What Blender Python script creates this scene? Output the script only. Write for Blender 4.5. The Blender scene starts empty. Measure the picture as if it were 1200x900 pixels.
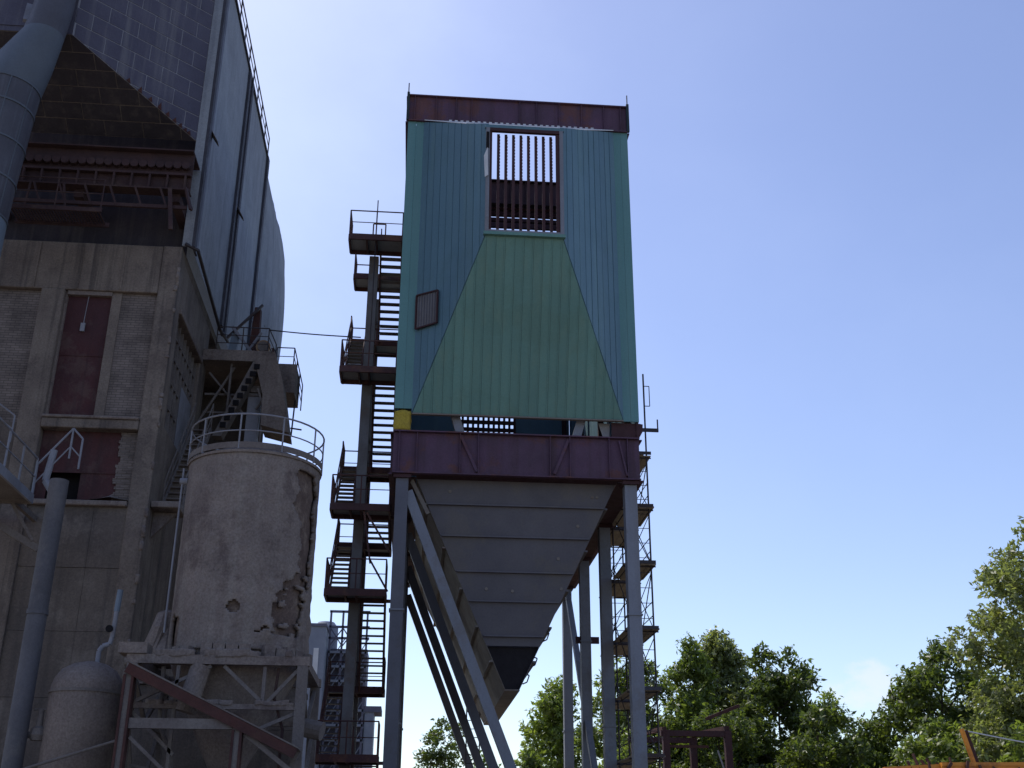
import bpy, math, random
import numpy as np
from mathutils import Vector, Matrix, noise as mnoise
random.seed(7); rng = np.random.default_rng(11)
sc = bpy.context.scene
R = math.radians
# ------------------------------------------------------------------ camera
cam_d = bpy.data.cameras.new('camera'); cam = bpy.data.objects.new('camera', cam_d); sc.collection.objects.link(cam)
AZ, TILT, ROLL = R(4.8), R(22.6), R(0.3)
h = Vector((math.sin(AZ), math.cos(AZ), 0)); rt = Vector((math.cos(AZ), -math.sin(AZ), 0)); zz = Vector((0, 0, 1))
fw = h*math.cos(TILT) + zz*math.sin(TILT); up = -h*math.sin(TILT) + zz*math.cos(TILT)
r2 = rt*math.cos(ROLL) + up*math.sin(ROLL); u2 = up*math.cos(ROLL) - rt*math.sin(ROLL)
M4 = Matrix((r2, u2, -fw)).transposed().to_4x4(); M4.translation = Vector((0, 0, 1.6)); cam.matrix_world = M4
cam_d.sensor_width = 36; cam_d.lens = 36*1317/1200; cam_d.clip_end = 6000; cam_d.clip_start = .1
sc.camera = cam
# ------------------------------------------------------------------ sky and sun
SUN_AZ, SUN_EL = R(-38), R(56)          # azimuth from +Y towards +X
w = bpy.data.worlds.new('World'); sc.world = w; w.use_nodes = True
nt = w.node_tree; N = nt.nodes; L = nt.links; N.clear()
out = N.new('ShaderNodeOutputWorld'); bg = N.new('ShaderNodeBackground'); bg.inputs[1].default_value = .14
sky = N.new('ShaderNodeTexSky'); sky.sky_type = 'NISHITA'; sky.sun_disc = False
sky.sun_elevation = SUN_EL; sky.sun_rotation = SUN_AZ; sky.air_density = 1.0; sky.dust_density = .9; sky.ozone_density = 2.6; sky.altitude = 100
hs = N.new('ShaderNodeHueSaturation'); hs.inputs['Hue'].default_value = .513; hs.inputs['Saturation'].default_value = .98
L.new(sky.outputs[0], hs.inputs['Color'])
# thin haze wisps and a few low cumulus
geo = N.new('ShaderNodeTexCoord')
def wnode(t, **k):
    n = N.new(t)
    for a, b in k.items(): setattr(n, a, b)
    return n
def cloud(col_in, scale, loc, lo, hi, col, amount, direction=None, spread=None):
    mp = wnode('ShaderNodeMapping'); mp.inputs['Location'].default_value = loc; mp.inputs['Scale'].default_value = scale
    L.new(geo.outputs['Generated'], mp.inputs[0])
    nz = wnode('ShaderNodeTexNoise'); nz.inputs['Scale'].default_value = 1; nz.inputs['Detail'].default_value = 8; nz.inputs['Roughness'].default_value = .58
    L.new(mp.outputs[0], nz.inputs['Vector'])
    mr = wnode('ShaderNodeMapRange', interpolation_type='SMOOTHSTEP'); mr.inputs[1].default_value = lo; mr.inputs[2].default_value = hi; mr.inputs[4].default_value = amount
    if direction is not None:
        sb = wnode('ShaderNodeVectorMath', operation='SUBTRACT'); sb.inputs[1].default_value = direction; L.new(geo.outputs['Generated'], sb.inputs[0])
        ml = wnode('ShaderNodeVectorMath', operation='MULTIPLY'); ml.inputs[1].default_value = spread; L.new(sb.outputs[0], ml.inputs[0])
        ln = wnode('ShaderNodeVectorMath', operation='LENGTH'); L.new(ml.outputs[0], ln.inputs[0])
        m2 = wnode('ShaderNodeMath', operation='MULTIPLY_ADD'); m2.inputs[1].default_value = -.5; L.new(ln.outputs['Value'], m2.inputs[0]); 
        a2 = wnode('ShaderNodeMath', operation='ADD'); L.new(nz.outputs['Fac'], a2.inputs[0]); L.new(m2.outputs[0], a2.inputs[1]); m2.inputs[2].default_value = .25
        L.new(a2.outputs[0], mr.inputs[0])
    else:
        L.new(nz.outputs['Fac'], mr.inputs[0])
    mx = wnode('ShaderNodeMixRGB'); mx.inputs[2].default_value = (*col, 1)
    L.new(mr.outputs[0], mx.inputs[0]); L.new(col_in, mx.inputs[1])
    return mx.outputs[0]
c1 = cloud(hs.outputs[0], (2.2, 2.2, 3.0), (3.1, 1.7, .4), .40, .95, (4.6, 5.4, 7.2), .10)
c2 = cloud(c1, (3.0, 3.0, 5.0), (.3, .9, .2), .30, 1.05, (5.0, 5.9, 7.2), .30, (-.15, .80, .58), (2.6, 1.6, 1.7))
c3 = cloud(c2, (22, 22, 34), (5.0, 2.0, 1.0), .47, .70, (4.8, 5.0, 5.7), .55, (.387, .914, .120), (14, 14, 23))
L.new(c3, bg.inputs[0]); L.new(bg.outputs[0], out.inputs[0])
sd = bpy.data.lights.new('sun', 'SUN'); sun = bpy.data.objects.new('sun', sd); sc.collection.objects.link(sun)
sd.energy = 2.8; sd.angle = R(.5); sd.color = (1, .95, .87)
sdir = Vector((math.sin(SUN_AZ)*math.cos(SUN_EL), math.cos(SUN_AZ)*math.cos(SUN_EL), math.sin(SUN_EL)))
sun.rotation_euler = (-sdir).to_track_quat('-Z', 'Y').to_euler(); sun.location = (0, 0, 60)
sc.view_settings.view_transform = 'Standard'; sc.view_settings.look = 'None'; sc.view_settings.exposure = .44; sc.view_settings.gamma = 1
sc.view_settings.use_curve_mapping = False
sc.render.filter_size = 1.7; sc.cycles.max_bounces = 6; sc.cycles.transparent_max_bounces = 6

# ------------------------------------------------------------------ materials
def mat(name, base, alt=None, rough=.8, metal=0., scale=1.2, streak=None, streak_amt=.5, fine=.25, bump=.25, bump_scale=14, vary=0., patch=None, patch_amt=.5, patch_scale=.7, spec=.3):
    m = bpy.data.materials.new(name); m.use_nodes = True; n = m.node_tree.nodes; l = m.node_tree.links
    p = n['Principled BSDF']; p.inputs['Roughness'].default_value = rough; p.inputs['Metallic'].default_value = metal
    p.inputs['Specular IOR Level'].default_value = spec
    g = n.new('ShaderNodeNewGeometry'); pos = g.outputs['Position']
    def nz(sc3, detail=5, rr=.6):
        mp = n.new('ShaderNodeMapping'); mp.inputs['Scale'].default_value = sc3; l.new(pos, mp.inputs[0])
        q = n.new('ShaderNodeTexNoise'); q.inputs['Scale'].default_value = 1; q.inputs['Detail'].default_value = detail; q.inputs['Roughness'].default_value = rr
        l.new(mp.outputs[0], q.inputs['Vector']); return q.outputs['Fac']
    def rng_(v, a, b, o0=0, o1=1):
        q = n.new('ShaderNodeMapRange'); q.inputs[1].default_value = a; q.inputs[2].default_value = b; q.inputs[3].default_value = o0; q.inputs[4].default_value = o1
        l.new(v, q.inputs[0]); return q.outputs[0]
    def mix(f, a, b, bt='MIX'):
        q = n.new('ShaderNodeMixRGB'); q.blend_type = bt
        for i, v in ((0, f), (1, a), (2, b)):
            if hasattr(v, 'is_linked'): l.new(v, q.inputs[i])
            else: q.inputs[i].default_value = v if i == 0 else (*v, 1)
        return q.outputs[0]
    alt = alt or tuple(c*.7 for c in base)
    col = mix(rng_(nz((scale,)*3), .35, .68), base, alt)
    if patch: col = mix(rng_(nz((patch_scale, patch_scale*1.1, patch_scale*.9), 8, .7), .52, .60, 0, patch_amt), col, patch)
    if streak: col = mix(rng_(nz((3.2, 3.2, .13), 4, .65), .50, .70, 0, streak_amt), col, streak)
    fv = rng_(nz((18, 18, 18), 4, .7), .25, .75, 1-fine, 1+fine)
    if vary:
        oi = n.new('ShaderNodeObjectInfo'); vv = rng_(oi.outputs['Random'], 0, 1, 1-vary, 1+vary)
        mu = n.new('ShaderNodeMath'); mu.operation = 'MULTIPLY'; l.new(fv, mu.inputs[0]); l.new(vv, mu.inputs[1]); fv = mu.outputs[0]
    hv = n.new('ShaderNodeVectorMath'); hv.operation = 'SCALE'; l.new(col, hv.inputs[0]); l.new(fv, hv.inputs['Scale'])
    l.new(hv.outputs[0], p.inputs['Base Color'])
    if bump:
        b = n.new('ShaderNodeBump'); b.inputs['Strength'].default_value = bump; b.inputs['Distance'].default_value = .03
        l.new(nz((bump_scale,)*3, 6, .65), b.inputs['Height']); l.new(b.outputs[0], p.inputs['Normal'])
    rv = rng_(nz((scale*3,)*3), .3, .7, max(0, rough-.12), min(1, rough+.1)); l.new(rv, p.inputs['Roughness'])
    m['nodes_ready'] = True
    return m
def brick_mat(name, c1, c2, mortar):
    m = bpy.data.materials.new(name); m.use_nodes = True; n = m.node_tree.nodes; l = m.node_tree.links; p = n['Principled BSDF']
    g = n.new('ShaderNodeNewGeometry'); s = n.new('ShaderNodeSeparateXYZ'); l.new(g.outputs['Position'], s.inputs[0])
    a = n.new('ShaderNodeMath'); a.operation = 'ADD'; l.new(s.outputs[0], a.inputs[0]); l.new(s.outputs[1], a.inputs[1])
    c = n.new('ShaderNodeCombineXYZ'); l.new(a.outputs[0], c.inputs[0]); l.new(s.outputs[2], c.inputs[1])
    b = n.new('ShaderNodeTexBrick'); l.new(c.outputs[0], b.inputs[0])
    b.inputs['Scale'].default_value = 1; b.inputs['Brick Width'].default_value = .26; b.inputs['Row Height'].default_value = .085; b.inputs['Mortar Size'].default_value = .012
    b.inputs['Color1'].default_value = (*c1, 1); b.inputs['Color2'].default_value = (*c2, 1); b.inputs['Mortar'].default_value = (*mortar, 1); b.inputs['Bias'].default_value = -.2
    nz = n.new('ShaderNodeTexNoise'); nz.inputs['Scale'].default_value = 1.6; nz.inputs['Detail'].default_value = 7; l.new(g.outputs['Position'], nz.inputs['Vector'])
    mx = n.new('ShaderNodeMixRGB'); mx.blend_type = 'MULTIPLY'; mx.inputs[0].default_value = .8; l.new(b.outputs['Color'], mx.inputs[1]); 
    rp = n.new('ShaderNodeMapRange'); rp.inputs[1].default_value = .3; rp.inputs[2].default_value = .7; rp.inputs[3].default_value = .5; rp.inputs[4].default_value = 1.3; l.new(nz.outputs['Fac'], rp.inputs[0]); l.new(rp.outputs[0], mx.inputs[2])
    l.new(mx.outputs[0], p.inputs['Base Color']); p.inputs['Roughness'].default_value = .92
    bp = n.new('ShaderNodeBump'); bp.inputs['Strength'].default_value = .4; bp.inputs['Distance'].default_value = .02; bp.invert = True; l.new(b.outputs['Fac'], bp.inputs['Height']); l.new(bp.outputs[0], p.inputs['Normal'])
    return m
def leaf_mat(name, c, trans=.48):
    m = bpy.data.materials.new(name); m.use_nodes = True; n = m.node_tree.nodes; l = m.node_tree.links; p = n['Principled BSDF']
    g = n.new('ShaderNodeNewGeometry'); nz = n.new('ShaderNodeTexNoise'); nz.inputs['Scale'].default_value = .9; nz.inputs['Detail'].default_value = 3; l.new(g.outputs['Position'], nz.inputs['Vector'])
    ri = n.new('ShaderNodeMapRange'); ri.inputs[3].default_value = .6; ri.inputs[4].default_value = 1.4; l.new(g.outputs['Random Per Island'], ri.inputs[0])
    cr = n.new('ShaderNodeMixRGB'); cr.inputs[1].default_value = (*c, 1); cr.inputs[2].default_value = (c[0]*1.5, c[1]*1.2, c[2]*.8, 1); l.new(nz.outputs['Fac'], cr.inputs[0])
    v = n.new('ShaderNodeVectorMath'); v.operation = 'SCALE'; l.new(cr.outputs[0], v.inputs[0]); l.new(ri.outputs[0], v.inputs['Scale'])
    l.new(v.outputs[0], p.inputs['Base Color']); p.inputs['Roughness'].default_value = .42; p.inputs['Specular IOR Level'].default_value = .5
    t = n.new('ShaderNodeBsdfTranslucent'); v2 = n.new('ShaderNodeVectorMath'); v2.operation = 'MULTIPLY'; v2.inputs[1].default_value = (1.35, 1.45, .6); l.new(v.outputs[0], v2.inputs[0]); l.new(v2.outputs[0], t.inputs[0])
    mx = n.new('ShaderNodeMixShader'); mx.inputs[0].default_value = trans; l.new(p.outputs[0], mx.inputs[1]); l.new(t.outputs[0], mx.inputs[2])
    l.new(mx.outputs[0], n['Material Output'].inputs[0])
    return m
MT = dict(
 ground=mat('ground_dust', (.24, .20, .155), (.18, .15, .11), rough=.95, scale=.3, bump=.5, bump_scale=3),
 green=mat('green_sheet', (.112, .235, .208), (.096, .205, .185), rough=.5, scale=.45, streak=(.135, .235, .19), streak_amt=.55, patch=(.085, .17, .135), patch_amt=.35, patch_scale=.5, fine=.10, bump=.22, bump_scale=1.6, spec=.4, vary=.06),
 mint=mat('mint_strip', (.105, .238, .235), (.092, .212, .212), rough=.5, scale=.45, streak=(.13, .245, .24), streak_amt=.5, fine=.10, bump=.22, bump_scale=1.6, spec=.4, vary=.06),
 teal=mat('teal_sheet', (.098, .186, .236), (.086, .165, .214), rough=.5, scale=.45, streak=(.13, .225, .24), streak_amt=.5, patch=(.078, .155, .178), patch_amt=.35, patch_scale=.5, fine=.10, bump=.22, bump_scale=1.6, spec=.4, vary=.06),
 backing=mat('dark_backing', (.03, .045, .05), rough=.8, bump=0),
 purple=mat('purple_primer', (.095, .050, .085), (.072, .042, .066), rough=.7, scale=.9, patch=(.125, .050, .038), patch_amt=.7, patch_scale=.9, fine=.22, bump=.15, streak=(.055, .030, .036), streak_amt=.6),
 rustdark=mat('dark_primer', (.055, .022, .026), (.045, .022, .024), rough=.75, fine=.15, bump=.1),
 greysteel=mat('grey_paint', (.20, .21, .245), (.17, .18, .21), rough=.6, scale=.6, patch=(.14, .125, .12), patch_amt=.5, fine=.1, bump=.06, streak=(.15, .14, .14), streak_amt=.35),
 greydark_shade=mat('dark_grey_and_shade', (.125, .125, .15), (.10, .10, .12), rough=.6, scale=.6, patch=(.10, .09, .085), patch_amt=.5, fine=.1, bump=.06, streak=(.16, .155, .16), streak_amt=.35),
 darkpipe=mat('standpipe_paint', (.100, .098, .112), (.078, .076, .085), rough=.75, fine=.15, bump=.15, patch=(.14, .13, .13), patch_amt=.5),
 deck=mat('deck_plate', (.30, .30, .31), (.22, .22, .23), rough=.7, fine=.15, bump=.1),
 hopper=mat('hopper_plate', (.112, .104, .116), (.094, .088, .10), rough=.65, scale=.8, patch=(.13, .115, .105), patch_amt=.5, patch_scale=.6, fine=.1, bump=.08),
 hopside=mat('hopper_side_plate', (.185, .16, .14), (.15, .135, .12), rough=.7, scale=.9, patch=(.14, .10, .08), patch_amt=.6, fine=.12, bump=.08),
 foam=mat('yellow_foam', (.38, .29, .04), (.30, .22, .05), rough=.95, fine=.3, bump=.6, bump_scale=9),
 galv=mat('galvanised', (.62, .63, .64), (.5, .5, .52), rough=.45, fine=.08, bump=.03),
 stair=mat('stair_primer', (.085, .036, .038), (.06, .032, .032), rough=.7, patch=(.16, .07, .04), patch_amt=.5, patch_scale=1.5, fine=.2, bump=.1),
 stairgrey=mat('stair_column_paint', (.165, .16, .17), (.125, .115, .115), rough=.65, patch=(.12, .08, .06), patch_amt=.5, fine=.12, bump=.08),
 tread=mat('tread_steel', (.14, .13, .13), (.10, .09, .09), rough=.7, fine=.15, bump=.1),
 concrete=mat('old_concrete', (.20, .165, .140), (.125, .100, .088), rough=.95, scale=.8, streak=(.060, .050, .048), streak_amt=.8, patch=(.085, .068, .062), patch_amt=.6, patch_scale=.45, fine=.32, bump=.5, bump_scale=9),
 lowconc=mat('dark_wall_panel', (.14, .115, .10), (.09, .075, .068), rough=.95, scale=.6, patch=(.20, .17, .15), patch_amt=.6, patch_scale=.5, fine=.25, bump=.4, bump_scale=9, streak=(.05, .045, .045), streak_amt=.4),
 dust=mat('dusty_crust', (.205, .168, .150), (.148, .120, .110), rough=1, scale=1.0, patch=(.105, .080, .075), patch_amt=.75, patch_scale=.8, fine=.35, bump=.6, bump_scale=11, streak=(.25, .225, .20), streak_amt=.35),
 duststeel=mat('dusty_steel', (.17, .15, .14), (.12, .10, .095), rough=.95, fine=.25, bump=.35),
 silo_in=mat('silo_rust', (.135, .098, .082), (.085, .058, .050), rough=.95, scale=2.5, patch=(.20, .155, .125), patch_amt=.7, patch_scale=2.2, fine=.35, bump=.7, bump_scale=7),
 reddoor=mat('red_brown_sheet', (.070, .024, .026), (.052, .020, .024), rough=.75, scale=.7, fine=.2, bump=.2, patch=(.105, .07, .062), patch_amt=.45, patch_scale=.8, streak=(.035, .018, .02), streak_amt=.6),
 dim=mat('recess_shade_plate', (.022, .019, .023), rough=.9, bump=.1),
 black=mat('dark_inside', (.012, .010, .012), rough=1, bump=0),
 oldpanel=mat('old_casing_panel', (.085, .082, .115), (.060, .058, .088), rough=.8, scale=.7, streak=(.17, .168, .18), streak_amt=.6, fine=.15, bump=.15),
 oldunder=mat('shaded_dirty_casing_panel', (.045, .038, .048), (.030, .026, .034), rough=.85, scale=.7, streak=(.10, .085, .082), streak_amt=.5, fine=.2, bump=.15),  # dirt, and shade of the nozzle underside, in one dark colour
 sheet=mat('casing_side_render', (.25, .27, .30), (.20, .215, .245), rough=.85, scale=.9, streak=(.12, .13, .16), streak_amt=.55, fine=.2, bump=.5, bump_scale=4),
 rib=mat('casing_rib', (.055, .055, .072), (.04, .04, .05), rough=.8, fine=.2, bump=.2),
 rustdull=mat('dull_rust', (.058, .032, .033), (.040, .024, .026), rough=.92, scale=1.5, patch=(.085, .055, .045), patch_amt=.5, fine=.25, bump=.3),
 rust=mat('rusty_steel', (.075, .032, .028), (.050, .024, .023), rough=.9, scale=1.5, patch=(.10, .055, .04), patch_amt=.5, fine=.25, bump=.3),
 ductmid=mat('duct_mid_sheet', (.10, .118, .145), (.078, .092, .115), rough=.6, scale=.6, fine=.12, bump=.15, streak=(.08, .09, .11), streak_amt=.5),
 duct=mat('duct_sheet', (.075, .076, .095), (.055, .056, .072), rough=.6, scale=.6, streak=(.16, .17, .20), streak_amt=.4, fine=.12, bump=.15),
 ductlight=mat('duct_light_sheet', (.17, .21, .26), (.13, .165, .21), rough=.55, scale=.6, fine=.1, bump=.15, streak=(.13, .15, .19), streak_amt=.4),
 pipe=mat('pale_pipe_paint', (.24, .245, .28), (.19, .19, .22), rough=.7, fine=.1, bump=.1, patch=(.16, .15, .15), patch_amt=.4),
 window=mat('grimy_glass', (.14, .13, .135), (.09, .085, .09), rough=.5, fine=.2, bump=.1, streak=(.2, .19, .18), streak_amt=.5),
 plank=mat('scaffold_plank', (.36, .30, .22), (.27, .22, .16), rough=.9, fine=.25, bump=.3),
 scaf=mat('scaffold_tube', (.05, .05, .062), (.06, .04, .035), rough=.6, metal=.3, fine=.2, bump=.05),
 orange=mat('orange_paint', (.62, .25, .035), (.50, .19, .03), rough=.55, scale=2, patch=(.22, .08, .03), patch_amt=.6, patch_scale=2.0, fine=.12, bump=.1),
 farwall=mat('far_grey_cladding', (.22, .24, .29), (.18, .20, .25), rough=.7, fine=.1, bump=.05),
 fardark=mat('far_lattice_paint', (.13, .13, .17), (.10, .10, .14), rough=.8, fine=.15, bump=.05),
 bark=mat('bark', (.09, .07, .05), (.06, .05, .04), rough=.95, fine=.3, bump=.5),
 lamp=mat('dull_brass', (.28, .18, .10), (.22, .13, .08), rough=.5, metal=.4, fine=.2, bump=.1),
 black_wire=mat('black_cable', (.03, .03, .035), rough=.6, bump=0),
 brick=brick_mat('grey_brick', (.19, .155, .14), (.14, .113, .102), (.105, .086, .078)),
)
# ------------------------------------------------------------------ mesh helpers
class MB:
    def __init__(s): s.v = []; s.f = []; s.smooth = False
    def add(s, vs, fs):
        o = len(s.v); s.v += [tuple(v) for v in vs]; s.f += [tuple(i+o for i in f) for f in fs]; return s
    def box(s, x0, x1, y0, y1, z0, z1):
        return s.add([(x0,y0,z0),(x1,y0,z0),(x1,y1,z0),(x0,y1,z0),(x0,y0,z1),(x1,y0,z1),(x1,y1,z1),(x0,y1,z1)],
                     [(0,3,2,1),(4,5,6,7),(0,1,5,4),(1,2,6,5),(2,3,7,6),(3,0,4,7)])
    def bar(s, p, q, wd, ht=None, upv=(0,0,1)):
        p, q = Vector(p), Vector(q); ht = ht or wd; d = (q-p).normalized(); uv = Vector(upv)
        if abs(d.dot(uv)) > .98: uv = Vector((0,1,0))
        a = d.cross(uv).normalized(); b = a.cross(d).normalized()
        vs = [c + a*(i*wd/2) + b*(j*ht/2) for c in (p, q) for i, j in ((-1,-1),(1,-1),(1,1),(-1,1))]
        return s.add(vs, [(3,2,1,0),(4,5,6,7),(0,1,5,4),(1,2,6,5),(2,3,7,6),(3,0,4,7)])
    def tube(s, p, q, r, n=8, r2=None):
        p, q = Vector(p), Vector(q); r2 = r if r2 is None else r2; d = (q-p).normalized()
        uv = Vector((0,0,1)) if abs(d.z) < .95 else Vector((0,1,0)); a = d.cross(uv).normalized(); b = a.cross(d)
        vs = []
        for c, rr in ((p, r), (q, r2)):
            vs += [c + a*rr*math.cos(2*math.pi*k/n) + b*rr*math.sin(2*math.pi*k/n) for k in range(n)]
        return s.add(vs, [(k, (k+1) % n, n+(k+1) % n, n+k) for k in range(n)] + [tuple(range(n))[::-1], tuple(range(n, 2*n))])
    def path(s, pts, r, n=6):
        for a, b in zip(pts[:-1], pts[1:]): s.tube(a, b, r, n)
        return s
    def lathe(s, c, prof, n=48, cap=True):
        o = len(s.v); m = len(prof)
        vs = [(c[0]+r*math.cos(2*math.pi*k/n), c[1]+r*math.sin(2*math.pi*k/n), z) for r, z in prof for k in range(n)]
        fs = [(j*n+k, j*n+(k+1) % n, (j+1)*n+(k+1) % n, (j+1)*n+k) for j in range(m-1) for k in range(n)]
        if cap: fs += [tuple(range(n))[::-1], tuple(range((m-1)*n, m*n))]
        return s.add(vs, fs)
    def slab(s, poly, off):
        """polygon (3-D points) given thickness by vector off"""
        n = len(poly); off = Vector(off); a = [Vector(p) for p in poly]
        return s.add(a + [p+off for p in a], [tuple(range(n))[::-1], tuple(range(n, 2*n))] + [(k, (k+1) % n, n+(k+1) % n, n+k) for k in range(n)])
    def build(s, name, m, parent=None, loc=None, smooth=False):
        me = bpy.data.meshes.new(name); off = Vector(loc) if loc is not None else Vector((0,0,0))
        if parent is not None: off = root_loc(parent)
        me.from_pydata([Vector(v)-off for v in s.v], [], s.f); me.validate()
        import bmesh
        b = bmesh.new(); b.from_mesh(me); bmesh.ops.recalc_face_normals(b, faces=b.faces); b.to_mesh(me); b.free()
        if smooth:
            for p in me.polygons: p.use_smooth = True
        me.materials.append(MT[m] if isinstance(m, str) else m)
        o = bpy.data.objects.new(name, me); sc.collection.objects.link(o)
        if parent is not None: o.parent = parent
        elif loc is not None: o.location = off
        return o
def root_loc(o):
    v = Vector((0,0,0))
    while o is not None: v += Vector(o.location); o = o.parent
    return v
def tag(o, label, cat, group=None):
    o['label'] = label; o['category'] = cat
    if group: o['group'] = group
    return o
def thing(name, label, cat, loc=(0,0,0), group=None):
    o = bpy.data.objects.new(name, None); sc.collection.objects.link(o); o.location = loc; o.empty_display_size = .5
    return tag(o, label, cat, group)
_cache = {}
def inst(name, key, mk, m, parent, loc, rot=(0,0,0)):
    """a piece sharing mesh data; mk() returns an MB centred at the origin"""
    if key not in _cache:
        o = mk().build(name, m); _cache[key] = o.data; bpy.data.objects.remove(o)
    o = bpy.data.objects.new(name, _cache[key]); sc.collection.objects.link(o)
    if parent is not None: o.parent = parent; o.location = Vector(loc) - root_loc(parent)
    else: o.location = loc
    o.rotation_euler = rot
    return o
def B(name, m, parent, *box): return MB().box(*box).build(name, m, parent)
def clip(poly, a, b, c):
    """keep a*x+b*y+c>=0 of a 2-D polygon"""
    o = []
    for i, p in enumerate(poly):
        q = poly[(i+1) % len(poly)]; dp = a*p[0]+b*p[1]+c; dq = a*q[0]+b*q[1]+c
        if dp >= 0: o.append(p)
        if dp*dq < 0:
            t = dp/(dp-dq); o.append((p[0]+(q[0]-p[0])*t, p[1]+(q[1]-p[1])*t))
    return o
def railing(parent, pts, hgt=1.0, m='stair', r=.022, spacing=1.0, rails=(1.0, .5), name='railing', sq=False):
    """rails as one part, every post a piece under it"""
    pts = [Vector(p) for p in pts]; mb = MB()
    for fr in rails:
        for a, b in zip(pts[:-1], pts[1:]): mb.tube(a+Vector((0,0,hgt*fr)), b+Vector((0,0,hgt*fr)), r if fr == 1 else r*.7, 6)
    o = mb.build(name, m, parent); key = ('post', hgt, r, m)
    done = set()
    for a, b in zip(pts[:-1], pts[1:]):
        k = max(1, round((b-a).length/spacing))
        for i in range(k+1):
            p = a.lerp(b, i/k); kk = tuple(round(c, 2) for c in p)
            if kk in done: continue
            done.add(kk)
            if o.parent and o.parent.parent: mbp = None
            inst('post', key, lambda: MB().tube((0,0,0), (0,0,hgt), r, 6), m, o, p)
    return o

V = Vector
# ================================================================== GROUND
gm = MB().add([(-3000,-3000,0),(3000,-3000,0),(3000,3000,0),(-3000,3000,0)], [(0,1,2,3)]).build('ground', 'ground'); gm['kind'] = 'structure'

# ================================================================== GREEN FILTER TOWER
T = thing('filter_tower', 'green metal-clad filter tower with grey hopper, purple girders and tall steel legs', 'tower', (2.95, 40.8, 0))
XL, XR, YF, YB = -.9, 6.8, 33.0, 48.6
LEGY = (33.2, 38.2, 43.1, 48.3); LXL, LXR = -.58, 6.49
for X in (LXL, LXR):
    for i, y in enumerate(LEGY):
        lg = inst('leg', ('leg', X), lambda: MB().box(-.19,.19,-.19,.19,0,12.14), 'greydark_shade' if X < 0 else 'greysteel', T, (X, y, 0))  # left legs darker than right: shade put into the colour
        inst('base_plate', 'bplate', lambda: MB().box(-.35,.35,-.35,.35,0,.05), 'greysteel', lg, (X, y, 0))
        inst('cap_plate', 'cplate', lambda: MB().box(-.27,.27,-.27,.27,0,.11), 'rustdark', lg, (X, y, 12.145))
        zc = {0: 8.1, 1: 5.4, 2: 9.0, 3: 6.2}[i]
        inst('splice_collar', 'collar', lambda: MB().box(-.225,.225,-.225,.225,0,.05), 'rustdark' if i % 2 else 'greysteel', lg, (X, y, zc))
for y in LEGY:
    MB().bar((-.40, y, 11.75), (4.28, y, .10), .30, .26, (0,1,0)).build('brace', 'greydark_shade' if y > 34 else 'greysteel', T)
MB().bar((6.49, 48.05, 12.0), (6.49, 38.5, .75), .22, .22, (1,0,0)).build('brace', 'greysteel', T)
MB().bar((-.58, 48.05, 12.0), (-.58, 38.5, .75), .22, .22, (1,0,0)).build('brace', 'greysteel', T)
# leg 3 side bracket seen on the right row
MB().box(6.1, 7.0, 42.95, 43.05, 8.95, 9.2).build('bracket', 'rustdark', T)
# ---- ring girders (purple)
def girder(name, p0, p1, z0, z1, outn, stiff, m='purple', fl=.14):
    """plate girder along p0-p1 (xy), outward normal outn, flanges proud, stiffener plates as pieces"""
    p0, p1, n = Vector((*p0, 0)), Vector((*p1, 0)), Vector((*outn, 0)); d = (p1-p0); ln = d.length; d.normalize()
    zv = Vector((0,0,1))
    web = MB().slab([p0+zv*(z0+.04), p1+zv*(z0+.04), p1+zv*(z1-.04), p0+zv*(z1-.04)], -n*.03).build(name, m, T)
    for za, zb, w_ in ((z0, z0+.04, fl), (z1-.04, z1, fl)):
        MB().slab([p0+zv*za-n*(.03+fl), p1+zv*za-n*(.03+fl), p1+zv*za+n*w_, p0+zv*za+n*w_], zv*(zb-za)).build('flange', m, web)
    for s in stiff:
        c = p0+d*s
        MB().slab([c+zv*(z0+.045)+n*.002, c+zv*(z0+.045)+n*(fl*.8), c+zv*(z1-.045)+n*(fl*.8), c+zv*(z1-.045)+n*.002], d*.022).build('stiffener', m, web)
    return web
sf = [.17, .72, 2.05, 2.62, 4.86, 5.48, 6.72, 7.3]
g1 = girder('girder', (XL, YF), (XR, YF), 12.27, 13.66, (0,-1), sf)
for a, b in (((-.9+2.08, 13.55), (-.9+2.60, 12.4)), ((-.9+5.46, 13.55), (-.9+5.0, 12.4)), ((-.9+7.05, 13.55), (-.9+7.28, 12.4))):
    MB().bar((a[0], YF-.05, a[1]), (b[0], YF-.05, b[1]), .05, .09).build('diagonal_stiffener', 'purple', g1)
girder('girder', (XL+.03, YF+.05), (XL+.03, YB-.05), 12.27, 13.66, (-1,0), [i*1.2+.5 for i in range(13)])
girder('girder', (XR-.03, YF+.05), (XR-.03, YB-.05), 12.27, 13.66, (1,0), [i*1.2+.5 for i in range(13)])
girder('girder', (XL, YB), (XR, YB), 12.27, 13.66, (0,1), sf)
B('soffit_plate', 'rustdark', T, -.155, 6.105, 33.03, 33.46, 12.258, 12.267)
for xa, xb in ((-.85, -.16), (6.11, 6.75)): B('soffit_plate', 'rustdark', T, xa, xb, 33.25, 48.4, 12.258, 12.267)
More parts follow.
